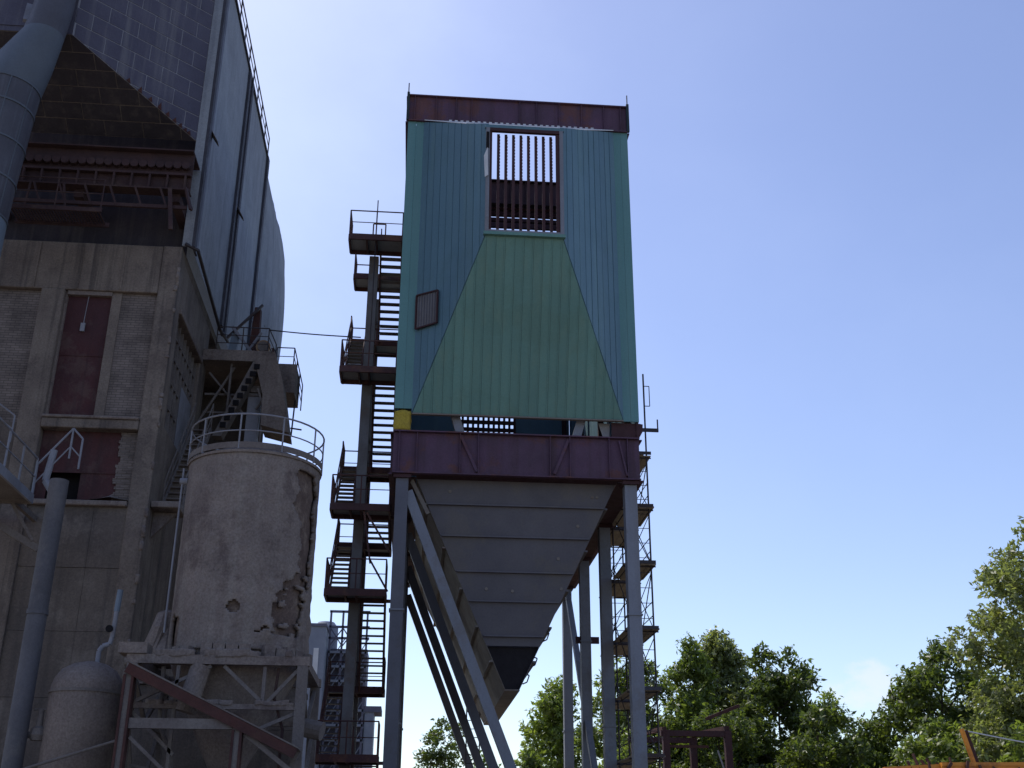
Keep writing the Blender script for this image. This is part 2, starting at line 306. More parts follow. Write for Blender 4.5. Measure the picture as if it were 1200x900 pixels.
# ---- gap between girder and cladding: stubs, corner foam, ragged liner
for x0, x1 in ((.98, 1.18), (5.02, 4.82)):
    MB().slab([(x0-.14, YF+.12, 14.35), (x0+.14, YF+.12, 14.35), (x1+.14, YF+.12, 13.64), (x1-.14, YF+.12, 13.64)], (0, .2, 0)).build('stub_post', 'greysteel', T)
for x in (-.7, 6.5):
    for y in LEGY: B('post', 'rustdark', T, x-.1, x+.1, y-.1+.15, y+.1+.15, 13.66, 25.2)
def lumpy(x0, x1, y0, y1, z0, z1, amp, n=8, seed=0):
    """a box of n*n faces a side pushed about by noise"""
    vs, fs, idx = [], [], {}
    def vid(i, j, k):
        if (i, j, k) not in idx:
            p = V((x0+(x1-x0)*i/n, y0+(y1-y0)*j/n, z0+(z1-z0)*k/n)); q = p*4+V((seed, 0, 0))
            p += V((mnoise.noise(q), mnoise.noise(q+V((7,0,0))), mnoise.noise(q+V((0,9,0)))))*amp
            idx[(i, j, k)] = len(vs); vs.append(p)
        return idx[(i, j, k)]
    for a in range(n):
        for b in range(n):
            for c in (0, n):
                fs.append((vid(a,b,c), vid(a+1,b,c), vid(a+1,b+1,c), vid(a,b+1,c)))
                fs.append((vid(a,c,b), vid(a+1,c,b), vid(a+1,c,b+1), vid(a,c,b+1)))
                fs.append((vid(c,a,b), vid(c,a+1,b), vid(c,a+1,b+1), vid(c,a,b+1)))
    return MB().add(vs, fs)
lumpy(-.92, -.40, 32.97, 33.35, 13.69, 14.33, .05, 8, 1).build('foam_corner', 'foam', T, smooth=True)
B('liner_plate', 'rustdark', T, 5.95, 6.74, 33.05, 33.09, 13.67, 14.2)
MB().slab([(5.55, 33.2, 14.22), (5.92, 33.2, 14.22), (5.90, 33.2, 13.7), (5.72, 33.2, 13.66)], (0, .01, 0)).build('torn_lining', 'deck', T)
MB().slab([(6.74, 33.0, 14.2), (6.95, 33.0, 14.16), (6.93, 33.0, 13.9), (6.80, 33.0, 13.66), (6.74, 33.0, 13.66)], (0, .4, 0)).build('torn_lining', 'rustdark', T)
# ---- nozzle in front: opening frame, flanks, lower face, top
NX0, NX1, NY = -.36, 6.31, 30.9
OX0, OX1, OZ0, OZ1 = 1.80, 4.13, 19.75, 23.52
ZB, ZT = 14.25, 25.17
def panels_on(name, m, P, S, Z, nrm, s_edges, lo, hi, parent, gap=.007, th=.04, cuts=()):
    """vertical strip panels on the plane P + s*S + z*Z ; lo(s), hi(s) give z limits ; cuts: extra s breakpoints"""
    for a, b in zip(s_edges[:-1], s_edges[1:]):
        a1, b1 = a+gap/2, b-gap/2
        br = [a1] + [c for c in cuts if a1+.001 < c < b1-.001] + [b1]
        poly = [(s, lo(s)) for s in br] + [(s, hi(s)) for s in br[::-1]]
        pl = [P + S*s + Z*z for s, z in poly]
        jit = nrm*random.uniform(-.006, .006)
        o = MB().slab([p+jit for p in pl], nrm*th)
        # raised seam along the b edge
        e0, e1 = P+S*b1+Z*lo(b1), P+S*b1+Z*hi(b1)
        if (e1-e0).length > .2:
            o.slab([e0+nrm*(th+.003), e0-S*.035+nrm*(th+.003)+(P+S*(b1-.035)+Z*lo(b1-.035)-(e0-S*.035)), e1-S*.035+nrm*(th+.003)+(P+S*(b1-.035)+Z*hi(b1-.035)-(e1-S*.035)), e1+nrm*(th+.003)], nrm*.007)
        o.build(name, m, parent)
nzl = thing  # (alias kept local)
frame_root = T
def flank(xa, xb, m, label):
    P = V((xa, YF-.02, 0)); Q = V((xb, NY, 0)); S = (Q-P); ln = S.length; S = S/ln; nrm = S.cross(V((0,0,1)))
    if nrm.y > 0: nrm = -nrm
    lo = lambda s: ZB + (OZ0-ZB)*s/ln
    hi = lambda s: ZT + (23.76-ZT)*s/ln
    k = 10; ed = [ln*i/k for i in range(k+1)]
    bk = MB().slab([P+V((0,0,1))*lo(0), Q+V((0,0,1))*lo(ln), Q+V((0,0,1))*hi(ln), P+V((0,0,1))*hi(0)], -nrm*.03).build('nozzle_flank', 'backing', T)
    panels_on('panel', m, P, S, V((0,0,1)), nrm, ed, lo, hi, bk)
    return P, S, nrm, ln, bk
PL, SL, nL, lnL, bkL = flank(NX0, OX0, 'teal', 'left')
flank(NX1, OX1, 'teal', 'right')
# lower face (leans outwards towards the opening)
P = V((0, YF-.02, ZB)); Zd = V((0, NY-YF+.02, OZ0-ZB)); zl = Zd.length; Zd /= zl; Sx = V((1,0,0)); nB = Sx.cross(Zd); nB = nB if nB.y < 0 else -nB
def hiB(s):
    return zl*max(0., min(1., (s-NX0)/(OX0-NX0), (NX1-s)/(NX1-OX1)))
bk = MB().slab([P+Sx*NX0, P+Sx*NX1, P+Sx*OX1+Zd*zl, P+Sx*OX0+Zd*zl], -nB*.03).build('nozzle_lower_face', 'backing', T)
ed = [NX0+.02 + (NX1-NX0-.04)*i/22 for i in range(23)]
panels_on('panel', 'green', P, Sx, Zd, nB, ed, lambda s: 0., hiB, bk, cuts=(OX0, OX1))
B('drip_edge', 'hopside', T, NX0, NX1, 32.85, 32.97, 14.19, 14.235)
# top sheet (galvanised, catches the light) with crimped rear edge
tp = MB().slab([(NX0, YF-.16, ZT-.005), (NX1, YF-.16, ZT-.005), (OX1, NY, 23.70), (OX0, NY, 23.70)], (0, 0, .03)).build('nozzle_top', 'galv', T)
for k in range(26):
    x = .55+k*.2
    inst('crimp', 'crimp', lambda: MB().box(-.05,.05,-.02,.02,0,.05), 'galv', tp, (x, YF-.17, ZT+.005))
# opening frame
fo = B('opening_frame', 'greysteel', T, OX0-.10, OX0+.02, NY-.09, NY+.03, OZ0-.08, OZ1+.06)
B('frame_stile', 'greysteel', fo, OX1-.02, OX1+.10, NY-.09, NY+.03, OZ0-.08, OZ1+.06)
B('frame_head', 'rustdark', fo, OX0+.022, OX1-.022, NY-.088, NY+.03, OZ1-.06, OZ1+.058)
B('header_panel', 'teal', fo, OX0-.139, OX1+.139, NY-.085, NY+.03, OZ1+.062, 23.70)
B('frame_sill', 'green', fo, OX0-.139, OX1+.139, NY-.10, NY+.03, OZ0-.19, OZ0-.082)
B('frame_sill', 'greysteel', fo, OX0+.022, OX1-.022, NY-.08, NY+.03, OZ0-.08, OZ0-.01)
MB().slab([(OX0-.05, NY-.13, OZ1-.75), (OX0-.17, NY-.16, OZ1-1.1), (OX0-.13, NY-.14, OZ1-1.9), (OX0-.02, NY-.12, OZ1-1.8)], (0,-.01,0)).build('torn_flashing', 'galv', fo)
B('gasket', 'black', fo, OX0-.10, OX0+.0, NY-.104, NY-.092, OZ1-.75, OZ1-.12)
B('jamb', 'rustdark', fo, OX1-.14, OX1-.022, NY-.05, NY+.03, OZ0-.01, OZ1-.062)
B('jamb', 'rustdark', fo, OX0+.022, OX0+.10, NY-.05, NY+.03, OZ0-.01, OZ1-.062)
def tooth_bar():
    mb = MB().box(-.045,.045,-.02,.02,0,OZ1-OZ0-.06)
    for k in range(30): mb.box(.046,.058,-.015,.015,.04+k*.122,.10+k*.122)
    return mb
for k in range(8):
    inst('grille_bar', 'tooth', tooth_bar, 'rustdark', T, (OX0+.315+k*.247, NY+.12, OZ0))
# square grille on left flank
gr = MB(); s0, s1 = .10, 1.03
pf = lambda s, z, o: PL+SL*s+nL*o+V((0,0,z))
g = MB().slab([pf(s0,17.12,.085), pf(s1,17.05,.085), pf(s1,18.20,.085), pf(s0,18.30,.085)], nL*.015).build('vent_grille', 'stairgrey', T)
for a, b in ((pf(s0,17.1,.12), pf(s1,17.05,.12)), (pf(s0,18.3,.12), pf(s1,18.2,.12)), (pf(s0,17.1,.12), pf(s0,18.3,.12)), (pf(s1,17.05,.12), pf(s1,18.2,.12))):
    MB().bar(a, b, .05, .05, nL).build('vent_frame', 'rustdark', g)
for k in range(1, 8):
    s = s0+(s1-s0)*k/8
    MB().bar(pf(s,17.1,.115), pf(s,18.24,.115), .018, .02, nL).build('slat', 'greydark_shade', g)
# ---- flat corner strips, side and rear cladding of the casing
for x0, x1 in ((-.92, -.64), (-.635, -.365)):
    B('corner_panel', 'mint', T, x0, x1, YF-.06, YF+.0, 14.40, 25.16)
for x0, x1 in ((6.315, 6.56), (6.565, 6.82)):
    B('corner_panel', 'mint', T, x0, x1, YF-.06, YF+.0, 14.22, 25.16)
for k in range(13):
    y0 = YF+.005+k*1.2; y1 = y0+1.19
    B('side_panel', 'teal', T, -.92, -.87, y0, y1, 14.40, 25.16)
    B('side_panel', 'teal', T, 6.77, 6.82, y0, y1, 14.22, 25.16)
for x0, x1, z0, z1 in ((-.86, 1.7, 14.3, 25.16), (4.2, 6.76, 14.3, 25.16), (1.705, 4.195, 14.3, 17.9), (1.705, 4.195, 22.6, 25.16)):
    B('rear_panel', 'teal', T, x0, x1, 48.62, 48.68, z0, z1)
for k in range(11): B('rear_grille_bar', 'rustdark', T, 1.75+k*.24, 1.86+k*.24, 48.55, 48.61, 17.9, 22.6)
for k in range(13): B('rear_grille_bar', 'rustdark', T, 1.71, 4.19, 48.48, 48.54, 18.0+k*.36, 18.18+k*.36)
# ---- roof girders and purlins
sr = [.2, .95, 1.65, 2.2, 3.9, 4.5, 5.3, 6.1, 6.9, 7.5]
girder('roof_girder', (XL-.02, YF-.05), (XR+.02, YF-.05), 25.16, 26.26, (0,-1), sr, fl=.10)
for y in LEGY[1:]:
    girder('roof_girder', (XL+.1, y), (XR-.1, y), 25.2, 26.3, (0,-1), sr[:-1], 'rustdark')
girder('roof_girder', (XL+.02, YF+.05), (XL+.02, YB-.05), 25.2, 26.3, (-1,0), [1.5*i+.7 for i in range(10)])
girder('roof_girder', (XR-.02, YF+.05), (XR-.02, YB-.05), 25.2, 26.3, (1,0), [1.5*i+.7 for i in range(10)])
for y, za, zb in ((38.62, 25.25, 25.40), (39.05, 25.25, 25.60), (39.75, 25.42, 25.56), (40.3, 25.45, 25.75), (41.0, 25.5, 25.7), (41.9, 25.5, 25.8)):
    B('purlin', 'rustdark', T, XL+.15, XR-.15, y, y+.14, za, zb)
for x in (XL-.05, XR+.05):
    B('corner_post', 'backing', T, x-.045, x+.045, YF-.16, YF-.05, 25.18, 26.34)
    MB().tube((x, YF-.1, 26.33), (x, YF-.1, 26.75), .02, 6).build('lightning_rod', 'scaf', T)
# ---- hopper trough
HZ = 12.28
HT = dict(x0=-.15, x1=6.1, y0=33.42, y1=48.0); HBt = dict(x0=2.72, x1=3.18, y0=34.5, y1=44.6, z=6.1)
def hx0(z): t = (HZ-z)/(HZ-6.1); return -.15+(2.72+.15)*t
def hx1(z): t = (HZ-z)/(HZ-6.1); return 6.1+(3.18-6.1)*t
def hy0(z): t = (HZ-z)/(HZ-6.1); return 33.42+(34.5-33.42)*t
def hy1(z): t = (HZ-z)/(HZ-6.1); return 48.0+(44.6-48.0)*t
hz = [12.28, 11.5, 10.55, 9.5, 8.63, 7.62, 7.34]
hop = MB().slab([(hx0(7.33), hy0(7.33)+.14, 7.33), (hx1(7.33), hy0(7.33)+.14, 7.33), (hx1(6.1), hy0(6.1)+.14, 6.1), (hx0(6.1), hy0(6.1)+.14, 6.1)], (0,.02,0)).build('hopper', 'dim', T)  # near-black colour stands in for shade inside the recessed hopper tip
zl_ = [(12.28, 11.5), (11.49, 10.55), (10.54, 9.5), (9.49, 8.63), (8.62, 7.62), (7.61, 7.34)]
for za, zb in zl_:
    MB().slab([(hx0(za), hy0(za), za), (hx1(za), hy0(za), za), (hx1(zb), hy0(zb), zb), (hx0(zb), hy0(zb), zb)], (0,.02,0)).build('front_plate', 'hopper', hop)
    MB().slab([(hx0(za), hy1(za), za), (hx1(za), hy1(za), za), (hx1(zb), hy1(zb), zb), (hx0(zb), hy1(zb), zb)], (0,-.02,0)).build('rear_plate', 'hopper', hop)
MB().slab([(hx0(7.33), hy1(7.33), 7.33), (hx1(7.33), hy1(7.33), 7.33), (hx1(6.1), hy1(6.1), 6.1), (hx0(6.1), hy1(6.1), 6.1)], (0,-.02,0)).build('rear_plate', 'hopper', hop)
for hx, sgn in ((hx0, 1), (hx1, -1)):
    for za, zb in ((12.28, 10.9), (10.89, 9.3), (9.29, 7.7), (7.69, 6.1)):
        nseg = 5
        for k in range(nseg):
            fa, fb = k/nseg, (k+1)/nseg-.001
            ya = lambda z, f: hy0(z)+.021+(hy1(z)-hy0(z)-.042)*f
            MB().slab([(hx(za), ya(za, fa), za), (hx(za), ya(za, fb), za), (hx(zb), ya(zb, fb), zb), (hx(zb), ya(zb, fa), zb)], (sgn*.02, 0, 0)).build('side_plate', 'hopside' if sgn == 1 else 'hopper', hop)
    for z in (11.5, 10.2, 9.0, 7.9, 6.9):
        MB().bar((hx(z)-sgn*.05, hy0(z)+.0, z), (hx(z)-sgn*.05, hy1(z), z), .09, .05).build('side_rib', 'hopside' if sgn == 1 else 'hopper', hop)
for z in (11.5, 10.55, 9.5, 8.63, 7.62):
    MB().bar((hx0(z)+.04, hy0(z)-.05, z), (hx1(z)-.04, hy0(z)-.05, z), .09, .05).build('front_rib', 'hopper', hop)
MB().box(2.72, 3.18, 34.52, 44.58, 6.06, 6.1).build('bottom_plate', 'hopside', hop)
MB().bar((-.3, 33.38, 12.2), (.25, 33.42, 11.15), .12, .04, (0,1,0)).build('gusset', 'hopside', hop)
for x, z in ((5.35, 11.85), (5.5, 11.85), (4.9, 10.95), (4.3, 9.95), (.9, 11.9), (2.1, 9.0), (2.9, 8.95), (4.4, 9.05)):
    MB().tube((x, hy0(z)-.02, z), (x, hy0(z)+.01, z), .05, 10).build('lug', 'hopside', hop)
for z in (7.75, 7.0, 6.5):   # lifting eyes bent out from the right side
    MB().path([(hx1(z)+.02, hy0(z)+.4, z+.10), (hx1(z)+.13, hy0(z)+.4, z+.06), (hx1(z)+.06, hy0(z)+.4, z-.14), (hx1(z-.2)+.02, hy0(z)+.4, z-.2)], .022).build('lifting_eye', 'hopper', hop)
# access ladder hanging below the rear of the hopper
LD = thing('ladder', 'thin steel ladder standing under the narrow outlet of the grey hopper', 'ladder', (2.3, 44.2, 0))
for x in (2.05, 2.55): MB().tube((x, 44.2, 0), (x, 44.2, 7.1), .025, 6).build('rail', 'scaf', LD)
for k in range(22): inst('rung', 'rung', lambda: MB().tube((-.25,0,0), (.25,0,0), .016, 6), 'scaf', LD, (2.3, 44.2, .3+k*.31))

# ================================================================== STAIR TOWER
ST = thing('stair_tower', 'rust-brown steel switchback stair tower with railed landings beside the green cladding', 'stair', (-2, 38.5, 0))
SX0, SXm0, SXm1, SX1 = -2.95, -2.24, -1.88, -1.0
for y, s in ((37.38, .17), (40.9, .15)):
    B('column', 'stairgrey', ST, -2.06-s, -2.06+s, y-s, y+s, 0, 22.1)
def landing(z, y0, y1, x0=SX0, x1=SX1, rail_front=True, rails=True, zoff=.0):
    dk = B('landing', 'deck', ST, x0+.05, x1-.05, y0+.05, y1-.05, z-.05, z)
    B('fascia', 'stair', dk, x0, x1, y0-.03, y0+.045, z-.20, z+.03)
    B('fascia', 'stair', dk, x0, x1, y1-.045, y1+.03, z-.20, z+.03)
    B('fascia', 'stair', dk, x0-.02, x0+.045, y0+.05, y1-.05, z-.20, z+.03)
    B('fascia', 'stair', dk, x1-.045, x1+.02, y0+.05, y1-.05, z-.20, z+.03)
    for xx in (x0+.65, x0+1.0): B('joist', 'stair', dk, xx-.03, xx+.03, y0+.06, y1-.06, z-.2, z-.06)
    if rails:
        yo = y0 if rail_front else y1
        pts = [(x0+.02, y1 if rail_front else y0, z), (x0+.02, yo, z), ((x0+x1)/2, yo, z), (x1-.02, yo, z), (x1-.02, y1 if rail_front else y0, z)]
        mb = MB()
        for f in (1.0, .52):
            for a, b in zip(pts[:-1], pts[1:]): mb.tube(V(a)+V((0,0,f)), V(b)+V((0,0,f)), .024 if f == 1 else .016, 6)
        mb.build('railing', 'stair', dk)
        for p in pts + [(x0+.02, (y0+y1)/2, z)]:
            inst('post', 'sp1', lambda: MB().box(-.022,.022,-.022,.022,0,1.0), 'stair', dk, p)
    return dk
FL = [4.27, 9.32, 12.14, 17.07, 22.3]; RL = [6.75, 11.75, 14.6, 19.75, 22.6]
for z in FL: landing(z, 36.0, 37.12)
for z in RL: landing(z, 39.62, 40.7, rail_front=False)
def flight(x0, x1, za, zb, ya=37.15, yb=39.6, rail=True, n=12):
    """za at ya (front), zb at yb (rear)"""
    mb = MB()
    for x in (x0+.03, x1-.03): mb.bar((x, ya, za-.10), (x, yb, zb-.10), .05, .22, (0,0,1))
    fl = mb.build('flight', 'stair', ST)
    for k in range(1, n):
        t = k/n; key = ('tr', round(x1-x0, 2))
        inst('tread', key, lambda: MB().box(-(x1-x0)/2+.06, (x1-x0)/2-.06, -.12, .12, -.03, .0), 'tread', fl, ((x0+x1)/2, ya+(yb-ya)*t, za+(zb-za)*t))
    if rail:
        for x in (x0+.02, x1-.02):
            mb = MB()
            for f in (.95, .5): mb.tube((x, ya, za+f), (x, yb, zb+f), .022, 6)
            mb.build('handrail', 'stair', fl)
            for k in range(4):
                t = k/3
                inst('baluster', 'bal', lambda: MB().box(-.018,.018,-.018,.018,0,1.05), 'stair', fl, (x, ya+(yb-ya)*t, za+(zb-za)*t-.1))
    return fl
LXa, LXb, RXa, RXb = SX0+.02, SXm0-.02, SXm1+.02, SX1-.02
flight(LXa, LXb, 4.27, 6.75); flight(RXa, RXb, 9.32, 6.75); flight(LXa, LXb, 9.32, 11.75)
flight(RXa, RXb, 12.14, 11.75, n=5); flight(LXa, LXb, 12.14, 14.6); flight(RXa, RXb, 17.07, 14.6)
flight(LXa, LXb, 17.07, 19.75); flight(RXa, RXb, 22.3, 19.75); flight(RXa, RXb, 4.27, 1.75); flight(LXa, LXb, 0.0, 1.75, n=8)
landing(1.75, 39.62, 40.7, rail_front=False)
for z in (5.9, 10.8, 16.0, 21.0):
    MB().bar((-2.06, 37.6, z), (-2.06, 40.7, z), .10, .14).build('tie_beam', 'stair', ST)
for z in FL: MB().bar((-1.0, 37.0, z-.15), (-.80, 37.0, z-.15), .1, .1).build('tie_beam', 'stair', ST)
MB().bar((-1.75, 36.1, 11.9), (-.95, 36.1, 10.6), .06).build('brace', 'stair', ST)
MB().bar((-1.85, 36.1, 12.0), (-1.55, 36.1, 10.2), .06).build('brace', 'stair', ST)
MB().bar((-1.55, 36.1, 10.3), (-.95, 36.1, 9.3), .06).build('brace', 'stair', ST)
MB().tube((-1.98, 36.2, 17.0), (-1.98, 36.2, 23.9), .02, 6).build('stay_pole', 'scaf', ST)
gt = MB(); 
for a, b in (((-2.1, 36.3, 22.3), (-2.1, 36.3, 22.95)), ((-1.65, 36.3, 22.3), (-1.65, 36.3, 22.95)), ((-2.1, 36.3, 22.95), (-1.65, 36.3, 22.95))): gt.tube(a, b, .025, 6)
gt.build('gate_hoop', 'stair', ST)

# ================================================================== SCAFFOLD
SCF = thing('scaffold', 'narrow tube scaffold with plank decks between the tall legs of the tower', 'scaffold', (7.2, 38.5, 0))
SXA, SXB = 6.86, 7.66; SY = (36.0, 38.5, 41.0)
for x in (SXA, SXB):
    for y in SY:
        top = 17.2 if (x == SXB and y == 36.0) else 13.9
        MB().tube((x, y, 0), (x, y, top), .03, 7).build('pole', 'scaf', SCF)
LV = [4.3, 6.3, 8.2, 10.33, 12.25, 14.1]
for i, z in enumerate(LV):
    for y in SY: MB().tube((SXA-.15, y, z-.03), (SXB+.15, y, z-.03), .024, 6).build('transom', 'scaf', SCF)
    for x in (SXA, SXB):
        if z < 14: MB().tube((x, 35.9, z-.08), (x, 41.1, z-.08), .022, 6).build('ledger', 'scaf', SCF)
        for hh in (.5, .95):
            if z < 13: MB().tube((x, 36.0, z+hh), (x, 41.0, z+hh), .016, 6).build('guard_rail', 'scaf', SCF)
    for b, (ya, yb) in enumerate(((35.85, 38.2), (38.75, 41.1))):
        if z > 14 and b: continue
        for k in range(4):
            x0 = SXA-.12+k*.27
            o = B('plank', 'plank', SCF, x0, x0+.25, ya+random.uniform(-.1,.1), yb+random.uniform(-.12,.12), z+.0+random.uniform(0,.015), z+.05)
        B('toe_board', 'scaf', SCF, SXA-.1, SXB+.1, ya-.16, ya-.13, z+.0, z+.11)
for i, (z0, z1) in enumerate(zip(LV[:-1], LV[1:])):
    a, b = (36.0, 38.5) if i % 2 else (38.5, 36.0)
    MB().tube((SXB+.04, a, z0), (SXB+.04, b, z1), .018, 6).build('brace', 'scaf', SCF)
    MB().tube((SXB+.04, a+2.5 if a < 37 else 41.0, z0), (SXB+.04, b+2.5 if b < 37 else 41.0, z1), .018, 6).build('brace', 'scaf', SCF)
    for y in (36.0, 41.0):
        MB().tube((SXA, y-.04, z0), (SXB, y-.04, z1-.2), .015, 6).build('brace', 'scaf', SCF)
        MB().tube((SXB, y-.07, z0), (SXA, y-.07, z1-.2), .015, 6).build('brace', 'scaf', SCF)
for k in range(19):
    z = 4.6+k*.5
    MB().tube((SXA, 36.03, z), (SXB, 36.03, z), .012, 5).build('rung', 'scaf', SCF)
    MB().tube((SXA, 40.97, z), (SXB, 40.97, z), .012, 5).build('rung', 'scaf', SCF)
for z0 in (5.0, 7.0, 9.0, 11.0):
    MB().tube((SXA-.03, 36.0, z0), (SXA-.03, 38.5, z0+1.9), .016, 5).build('brace', 'scaf', SCF)
    MB().tube((SXA-.03, 41.0, z0), (SXA-.03, 38.5, z0+1.9), .016, 5).build('brace', 'scaf', SCF)
MB().bar((7.05, 36.0, 15.1), (8.12, 36.0, 15.1), .07, .12).build('outrigger', 'scaf', SCF)
MB().tube((8.1, 36.0, 15.1), (8.1, 36.0, 15.5), .025, 6).build('outrigger_pin', 'scaf', SCF)
for x in (7.66, 7.86):
    MB().tube((x, 36.02, 16.0), (x, 36.02, 16.75), .015, 6).build('rung_frame', 'scaf', SCF)
for z in (16.0, 16.75): MB().tube((7.66, 36.02, z), (7.86, 36.02, z), .015, 6).build('rung_frame', 'scaf', SCF)

# ================================================================== OLD CONCRETE BUILDING
OB = thing('concrete_building', 'dark dust-stained concrete and brick mill building with red-brown sheet doors', 'building', (-12, 38, 0))
B('pillar', 'concrete', OB, -8.6, -8.0, 32.8, 33.5, 0, 19.7)
B('pillar', 'concrete', OB, -12.18, -11.46, 32.78, 33.5, 0, 18.0)
B('pillar', 'concrete', OB, -15.9, -15.2, 32.78, 33.5, 0, 18.0)
B('lintel', 'concrete', OB, -16, -8.602, 32.83, 33.5, 18.0, 19.7)
for k in range(5): B('lintel_rib', 'concrete', OB, -15.2+k*1.35, -15.14+k*1.35, 32.80, 32.83, 18.05, 19.65)
B('spandrel', 'concrete', OB, -11.458, -8.602, 32.72, 33.4, 13.32, 13.62)
B('spandrel_ledge', 'dust', OB, -11.458, -8.602, 32.66, 33.3, 13.62, 13.72)
# low wall of precast panels
for j in range(6):
    for i in range(3):
        x0 = -11.455+i*.952
        B('wall_panel', 'lowconc', OB, x0, x0+.944, 32.86+random.uniform(0,.02), 33.4, j*1.82+.005, (j+1)*1.82-.006)
B('sill', 'dust', OB, -11.456, -8.603, 32.70, 33.35, 10.92, 11.08)
for j in range(9): B('wall_panel', 'lowconc', OB, -15.19, -12.19, 32.9+random.uniform(0,.02), 33.4, j*1.5+.005, (j+1)*1.5-.006)
# infill
dr = B('sheet_door', 'reddoor', OB, -11.39, -10.02, 33.05, 33.1, 13.72, 17.95)
B('door_frame', 'dust', dr, -11.455, -11.39, 32.95, 33.2, 13.722, 17.99)
B('door_frame', 'concrete', dr, -10.02, -9.72, 32.95, 33.2, 13.722, 17.99)
B('door_head', 'dust', dr, -11.39, -10.021, 32.9, 33.2, 17.86, 17.995)
B('sheet_joint', 'reddoor', dr, -11.38, -10.03, 33.03, 33.049, 15.80, 15.83)
MB().tube((-10.75, 32.98, 17.86), (-10.78, 32.98, 16.9), .012, 6).build('chain', 'pipe', dr)
MB().box(-10.85, -10.72, 32.94, 33.0, 16.62, 16.9).build('hook_block', 'pipe', dr)
B('brick_infill', 'brick', OB, -9.72, -8.602, 33.0, 33.4, 13.722, 17.995)
B('brick_infill', 'brick', OB, -15.19, -12.182, 33.02, 33.4, 13.502, 17.995)
rd = MB().box(-10.16, -9.05, 33.08, 33.13, 11.08, 13.32).box(-11.455, -10.161, 33.08, 33.13, 12.02, 13.32).box(-11.455, -11.10, 33.08, 33.13, 11.08, 12.019).build('sheet_door', 'reddoor', OB)
B('door_rail', 'reddoor', rd, -11.45, -9.06, 33.05, 33.079, 12.0, 12.05)
B('dark_opening', 'black', OB, -12.1, -8.65, 33.52, 33.56, 10.5, 13.6)
rag = MB()   # broken brick edge, each course its own length
for k in range(26):
    z0 = 11.085+k*.0855; x0 = -9.12+.12*math.sin(k*.5)*(.3)+random.uniform(-.06,.05)-(.06 if k < 4 else 0)
    rag.box(x0, -8.603, 32.98+random.uniform(0,.02), 33.3, z0, z0+.078)
rag.build('broken_brickwork', 'brick', OB)
hp = MB(); n = 14
for i in range(n):
    for j in range(4):
        pass
pv = []; pfc = []
for i in range(15):
    for j in range(5):
        x = -10.2+i*1.3/14+.3; y = 32.72+j*.09; hgt = .30*max(0, 1-abs((x+9.15)/.75))**1.3*(.4+.6*j/4)
        pv.append((x, y, 11.075+hgt+.02*mnoise.noise(V((x*5, y*5, 0)))))
for i in range(14):
    for j in range(4): a = i*5+j; pfc.append((a, a+1, a+6, a+5))
MB().add(pv, pfc).build('rubble_heap', 'dust', OB, smooth=True)
# side face (towards the tower)
B('side_wall', 'concrete', OB, -8.5, -8.01, 33.502, 38.6, 17.82, 19.7)
B('side_pillar', 'concrete', OB, -8.5, -8.0, 37.5, 38.6, 0, 17.815)
B('side_wall', 'concrete', OB, -8.5, -8.02, 33.502, 37.498, 0, 13.75)
B('side_lintel', 'dust', OB, -8.3, -7.93, 33.505, 37.6, 17.62, 17.815)
swin = B('side_window', 'window', OB, -8.25, -8.22, 33.52, 37.48, 13.76, 17.6)
for k in range(9):
    y = 33.55+k*.487; B('mullion', 'duststeel', swin, -8.22, -8.12, y, y+.05, 13.76, 17.6)
for z in (14.6, 15.45, 16.3, 17.0): B('transom', 'duststeel', swin, -8.219, -8.14, 33.56, 37.45, z, z+.05)
for k, (y, z) in enumerate(((34.05, 16.35), (35.02, 17.05), (36.0, 17.05), (36.49, 16.36), (34.54, 14.66), (36.97, 17.05), (34.05, 17.05), (35.51, 15.5))):
    B('broken_pane', 'black', swin, -8.218, -8.205, y+.06, y+.43, z+.06, z+.55)
B('boarded_pane', 'pipe', swin, -8.12, -8.10, 35.6, 37.3, 13.8, 15.9)
B('rear_wall', 'lowconc', OB, -9.6, -9.0, 38.602, 50, 0, 19.68)
B('rear_wall', 'lowconc', OB, -16, -9.602, 49.5, 50, 0, 19.68)
B('floor_slab', 'concrete', OB, -16, -8.0, 33.51, 49.4, 19.4, 19.69)
lg = B('ledge', 'dust', OB, -7.99, -7.15, 33.0, 34.2, 11.0, 11.2)
MB().slab([(-7.985, 33.5, 10.98), (-7.3, 33.5, 10.98), (-7.985, 33.5, 10.2)], (0, .15, 0)).build('bracket', 'dust', lg)

for o in OB.children:      # worn arrises on the concrete
    if o.name.split('.')[0] in ('pillar', 'lintel', 'spandrel', 'spandrel_ledge', 'sill', 'side_wall', 'side_pillar', 'side_lintel', 'ledge'):
        bv = o.modifiers.new('worn', 'BEVEL'); bv.width = .035; bv.segments = 2
chip = random.Random(5)
for k in range(26):        # broken-off bits along the corner arris
    z = chip.uniform(6, 19)
    lumpy(-8.05-chip.uniform(.0,.05), -7.985, 32.775, 32.85, z, z+chip.uniform(.08,.35), .03, 3, k).build('arris_chip', 'dust', OB, smooth=True)

# ================================================================== OLD FILTER CASING ON TOP
OC = thing('filter_casing', 'old dust-streaked panel-clad filter casing standing on the concrete building', 'filter housing', (-11.5, 40, 19.7))
CX = -7.72; CZ0, CZ1 = 19.72, 31.4
B('corner_strip', 'sheet', OC, CX-.30, CX, 32.76, 32.82, CZ0, CZ1)
rp_ = B('corner_rib', 'rib', OC, CX, CX+.10, 32.78, 33.08, CZ0, CZ1)
B('corner_rib', 'duct', OC, CX, CX+.07, 33.09, 33.45, CZ0, CZ1)
